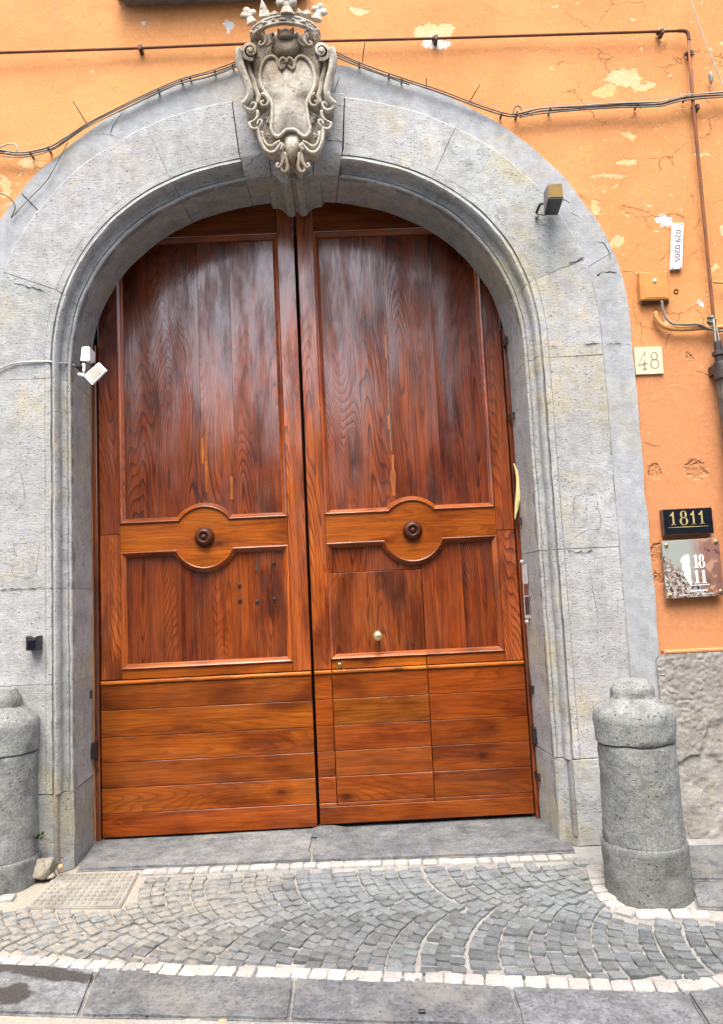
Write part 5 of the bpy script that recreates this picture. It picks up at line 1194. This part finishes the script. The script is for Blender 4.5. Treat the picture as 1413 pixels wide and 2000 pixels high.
Fq = [P(x, y, YA+d) for (x, y), d in zip(fq, fd)]; n_ = np.cross(Fq[1]-Fq[0], Fq[3]-Fq[0]); n_ /= np.linalg.norm(n_)
if n_[1] > 0: n_ = -n_
cF = sum(Fq)/4
hull('lamp_head', list(Fq)+[cF+(p-cF)*.8-n_*.05+np.array([-.016, 0, .016]) for p in Fq], WPLAST, fw, .003)
mesh('lamp_glass', [cF+(p-cF)*.86+n_*.0025 for p in Fq]+[cF+(p-cF)*.86-n_*.003 for p in Fq], [(0, 1, 2, 3), (7, 6, 5, 4)]+[(i, (i+1) % 4, 4+(i+1) % 4, 4+i) for i in range(4)], GLASSY, fw)
mesh('led_field', [cF+(p-cF)*.48+n_*.0035 for p in Fq]+[cF+(p-cF)*.48 for p in Fq], [(0, 1, 2, 3)]+[(i, (i+1) % 4, 4+(i+1) % 4, 4+i) for i in range(4)], simple('led_field', (.36, .34, .26), .2), fw)
lump('ball_joint', P(165, 714, YA+.02), (.014, .014, .014), WPLAST, 1, fw, None, 8)
mesh('stalk', *tube([P(165, 716, YA+.02), P(164, 727, YA+.0)], .009, 8), WPLAST, fw, smooth=True); mesh('hinge', *tube([P(155, 731, YA+.03), P(166, 734, YA-.02)], .011, 8), WPLAST, fw, smooth=True)
mesh('wall_bracket', *box(*(lambda p: (p[0]-.02, p[0]+.02, .0, .10, p[2]-.02, p[2]+.07))(P(158, 715, .05)), .003), BLACK, fw)
bl = empty('bronze_floodlight', tuple(P(1080, 392, 0)), 'weathered bronze and black floodlight mounted on the upper right arch stones', 'floodlight')
YF, YB_ = -.22, -.06
ff = [P(1070, 360, YF), P(1098, 358, YF), P(1101, 386, YF), P(1071, 387, YF)]; bb = [P(1062, 376, YB_), P(1090, 374, YB_), P(1090, 419, YB_), P(1063, 420, YB_)]
hull('housing', ff+bb, GREYMET, bl, .002, (.8, .8, .8))
nf = np.cross(ff[1]-ff[0], ff[3]-ff[0]); nf /= np.linalg.norm(nf); nf = nf if nf[1] < 0 else -nf; cf_ = sum(ff)/4
mesh('front_cover', [cf_+(p-cf_)*.92+nf*.003 for p in ff]+[cf_+(p-cf_)*.92-nf*.004 for p in ff], [(0, 1, 2, 3)]+[(i, (i+1) % 4, 4+(i+1) % 4, 4+i) for i in range(4)], BRONZE, bl)
un = [ff[3], ff[2], bb[2], bb[3]]; cu2 = sum(un)/4; nu = np.cross(un[1]-un[0], un[3]-un[0]); nu /= np.linalg.norm(nu); nu = nu if nu[2] < 0 else -nu
mesh('lens', [cu2+(p-cu2)*.97+nu*.004 for p in un]+[cu2+(p-cu2)*.97-nu*.004 for p in un], [(0, 1, 2, 3)]+[(i, (i+1) % 4, 4+(i+1) % 4, 4+i) for i in range(4)], GLOSSB, bl)
mesh('bracket', *tube([P(1062, 397, -.09), P(1055, 399, -.08), P(1048, 416, -.02)], [.009, .011, .012], 8, .5), BLACK, bl)
mesh('bracket', *tube([P(1047, 417, -.015), P(1064, 421, -.03)], .004, 6), BLACK, bl); mesh('bracket_bolt', *lathe([(.011, -.01), (.011, .012), (.005, .016)], 8, *(lambda p: (p[0], -.012, p[2]))(P(1049, 424, -.012)), 'y'), GREYMET, bl)
mesh('lamp_lead', *tube(run([(1100, 389), (1108, 393), (1113, 396)], -.05), .003, 6), CABLED, bl)

rr_ = random.Random(5); c = P(86, 1694, -.09)
rb = hull('rubble_stone', [c+np.array([rr_.uniform(-.06, .055), rr_.uniform(-.05, .06), rr_.uniform(-.06, .055)]) for _ in range(26)], ROUGHR, None, .004, (.85, .8, .68)); tag(rb, 'broken pale chunk of stone wedged between left bollard and jamb', 'stone')

# ================================================================== CRACKS AND SCRATCHES IN THE STONE
CRK = simple('crack_dark', (.035, .033, .03), .95, 0, .3)
SCR = simple('incised_line', (.16, .155, .15), .95, 0, .3)
def crack(px, r, Y=-.0035, m=CRK, name='crack', jag=1.6):
    pts = []
    for (a, b_), (c, d) in zip(px[:-1], px[1:]):
        n = max(1, int(math.hypot(c-a, d-b_)/5))
        for i in range(n): t = i/n; pts.append((a+(c-a)*t+random.uniform(-jag, jag)*.4, b_+(d-b_)*t+random.uniform(-jag, jag)))
    pts.append(px[-1]); n = len(pts)
    mesh(name, *tube([P(x, y, Y) for x, y in pts], [r*.7*random.uniform(.2, 1.0)*(.3 if i in (0, n-1) else 1) for i in range(n)], 5, .35), m, portal)
crack([(1110, 516), (1142, 502)], .006)
crack([(28, 552), (50, 559), (88, 568)], .008); crack([(1140, 672), (1174, 671)], .006); crack([(1075, 676), (1090, 676)], .005)
crack([(479, 326), (492, 314), (513, 297)], .005, -.033); crack([(640, 272), (662, 276), (684, 282)], .004, -.033); crack([(652, 204), (668, 206), (684, 210)], .003, -.033)
crack([(664, 148), (660, 160), (654, 176), (650, 190)], .004, .010); crack([(1108, 1075), (1145, 1080), (1160, 1076)], .006, -.003); crack([(0, 1152), (40, 1150), (88, 1148)], .006)
crack([(245, 215), (232, 228), (222, 245), (215, 262)], .004, .010); crack([(185, 262), (208, 262), (235, 270)], .003, .010)
crack([(1183, 673), (1205, 670), (1232, 673)], .004, .009); crack([(1165, 537), (1180, 531), (1205, 532)], .007, .009); crack([(1165, 470), (1180, 475), (1190, 490), (1193, 507)], .004, .009); crack([(1112, 415), (1125, 420), (1135, 427)], .003)
crack([(54, 1060), (78, 1056), (74, 1090), (70, 1120), (62, 1128), (50, 1128), (26, 1124), (23, 1115), (30, 1085), (27, 1062), (54, 1060)], .0022, -.0025, SCR, 'incised_outline', .7)
crack([(8, 935), (40, 920), (46, 945), (50, 980)], .002, -.0025, SCR, 'incised_outline', .7)
crack([(1122, 970), (1145, 962), (1166, 966), (1168, 990), (1175, 1015), (1172, 1033), (1150, 1033), (1122, 1050)], .0022, -.0025, SCR, 'incised_outline', .8)
crack([(1122, 970), (1120, 1000), (1124, 1030), (1142, 1028), (1146, 1012), (1146, 970)], .0020, -.0025, SCR, 'incised_outline', .8)
crack([(1152, 1110), (1160, 1160), (1168, 1200), (1168, 1265)], .0022, -.0025, SCR, 'incised_outline', .8)
# wall: fine plaster cracks that show one by one
CRO = simple('plaster_crack', (.13, .06, .03), .95, 0, .3)
def wcrack(px, r):
    pts = []
    for (a, b_), (c, d) in zip(px[:-1], px[1:]):
        n = max(1, int(math.hypot(c-a, d-b_)/5))
        for i in range(n): t = i/n; pts.append((a+(c-a)*t+random.uniform(-1, 1), b_+(d-b_)*t+random.uniform(-1.5, 1.5)))
    pts.append(px[-1]); mesh('crack', *tube([P(x, y, .033+.008*fbm(P(x, y, .035)[0]*1.1, 3, P(x, y, .035)[2]*1.1, 3)) for x, y in pts], [r*.38*random.uniform(.2, 1.0) for _ in pts], 5, .5), CRO, house)
wcrack([(1212, 401), (1235, 405), (1262, 412), (1280, 424), (1312, 416), (1338, 425)], .005); wcrack([(1285, 425), (1293, 440), (1310, 448)], .005)
wcrack([(1218, 530), (1235, 530), (1248, 541)], .004); wcrack([(1232, 500), (1245, 480), (1255, 472)], .003); wcrack([(1288, 510), (1300, 498), (1310, 488)], .004)
wcrack([(1345, 500), (1358, 492), (1367, 486), (1380, 495)], .003); wcrack([(1240, 632), (1260, 638), (1290, 647)], .003); wcrack([(1360, 724), (1378, 730), (1393, 738)], .006); wcrack([(1256, 861), (1272, 868), (1290, 872)], .004)
wcrack([(1355, 450), (1363, 440), (1366, 428), (1378, 424)], .004); wcrack([(930, 0), (960, 15), (985, 30)], .0022)
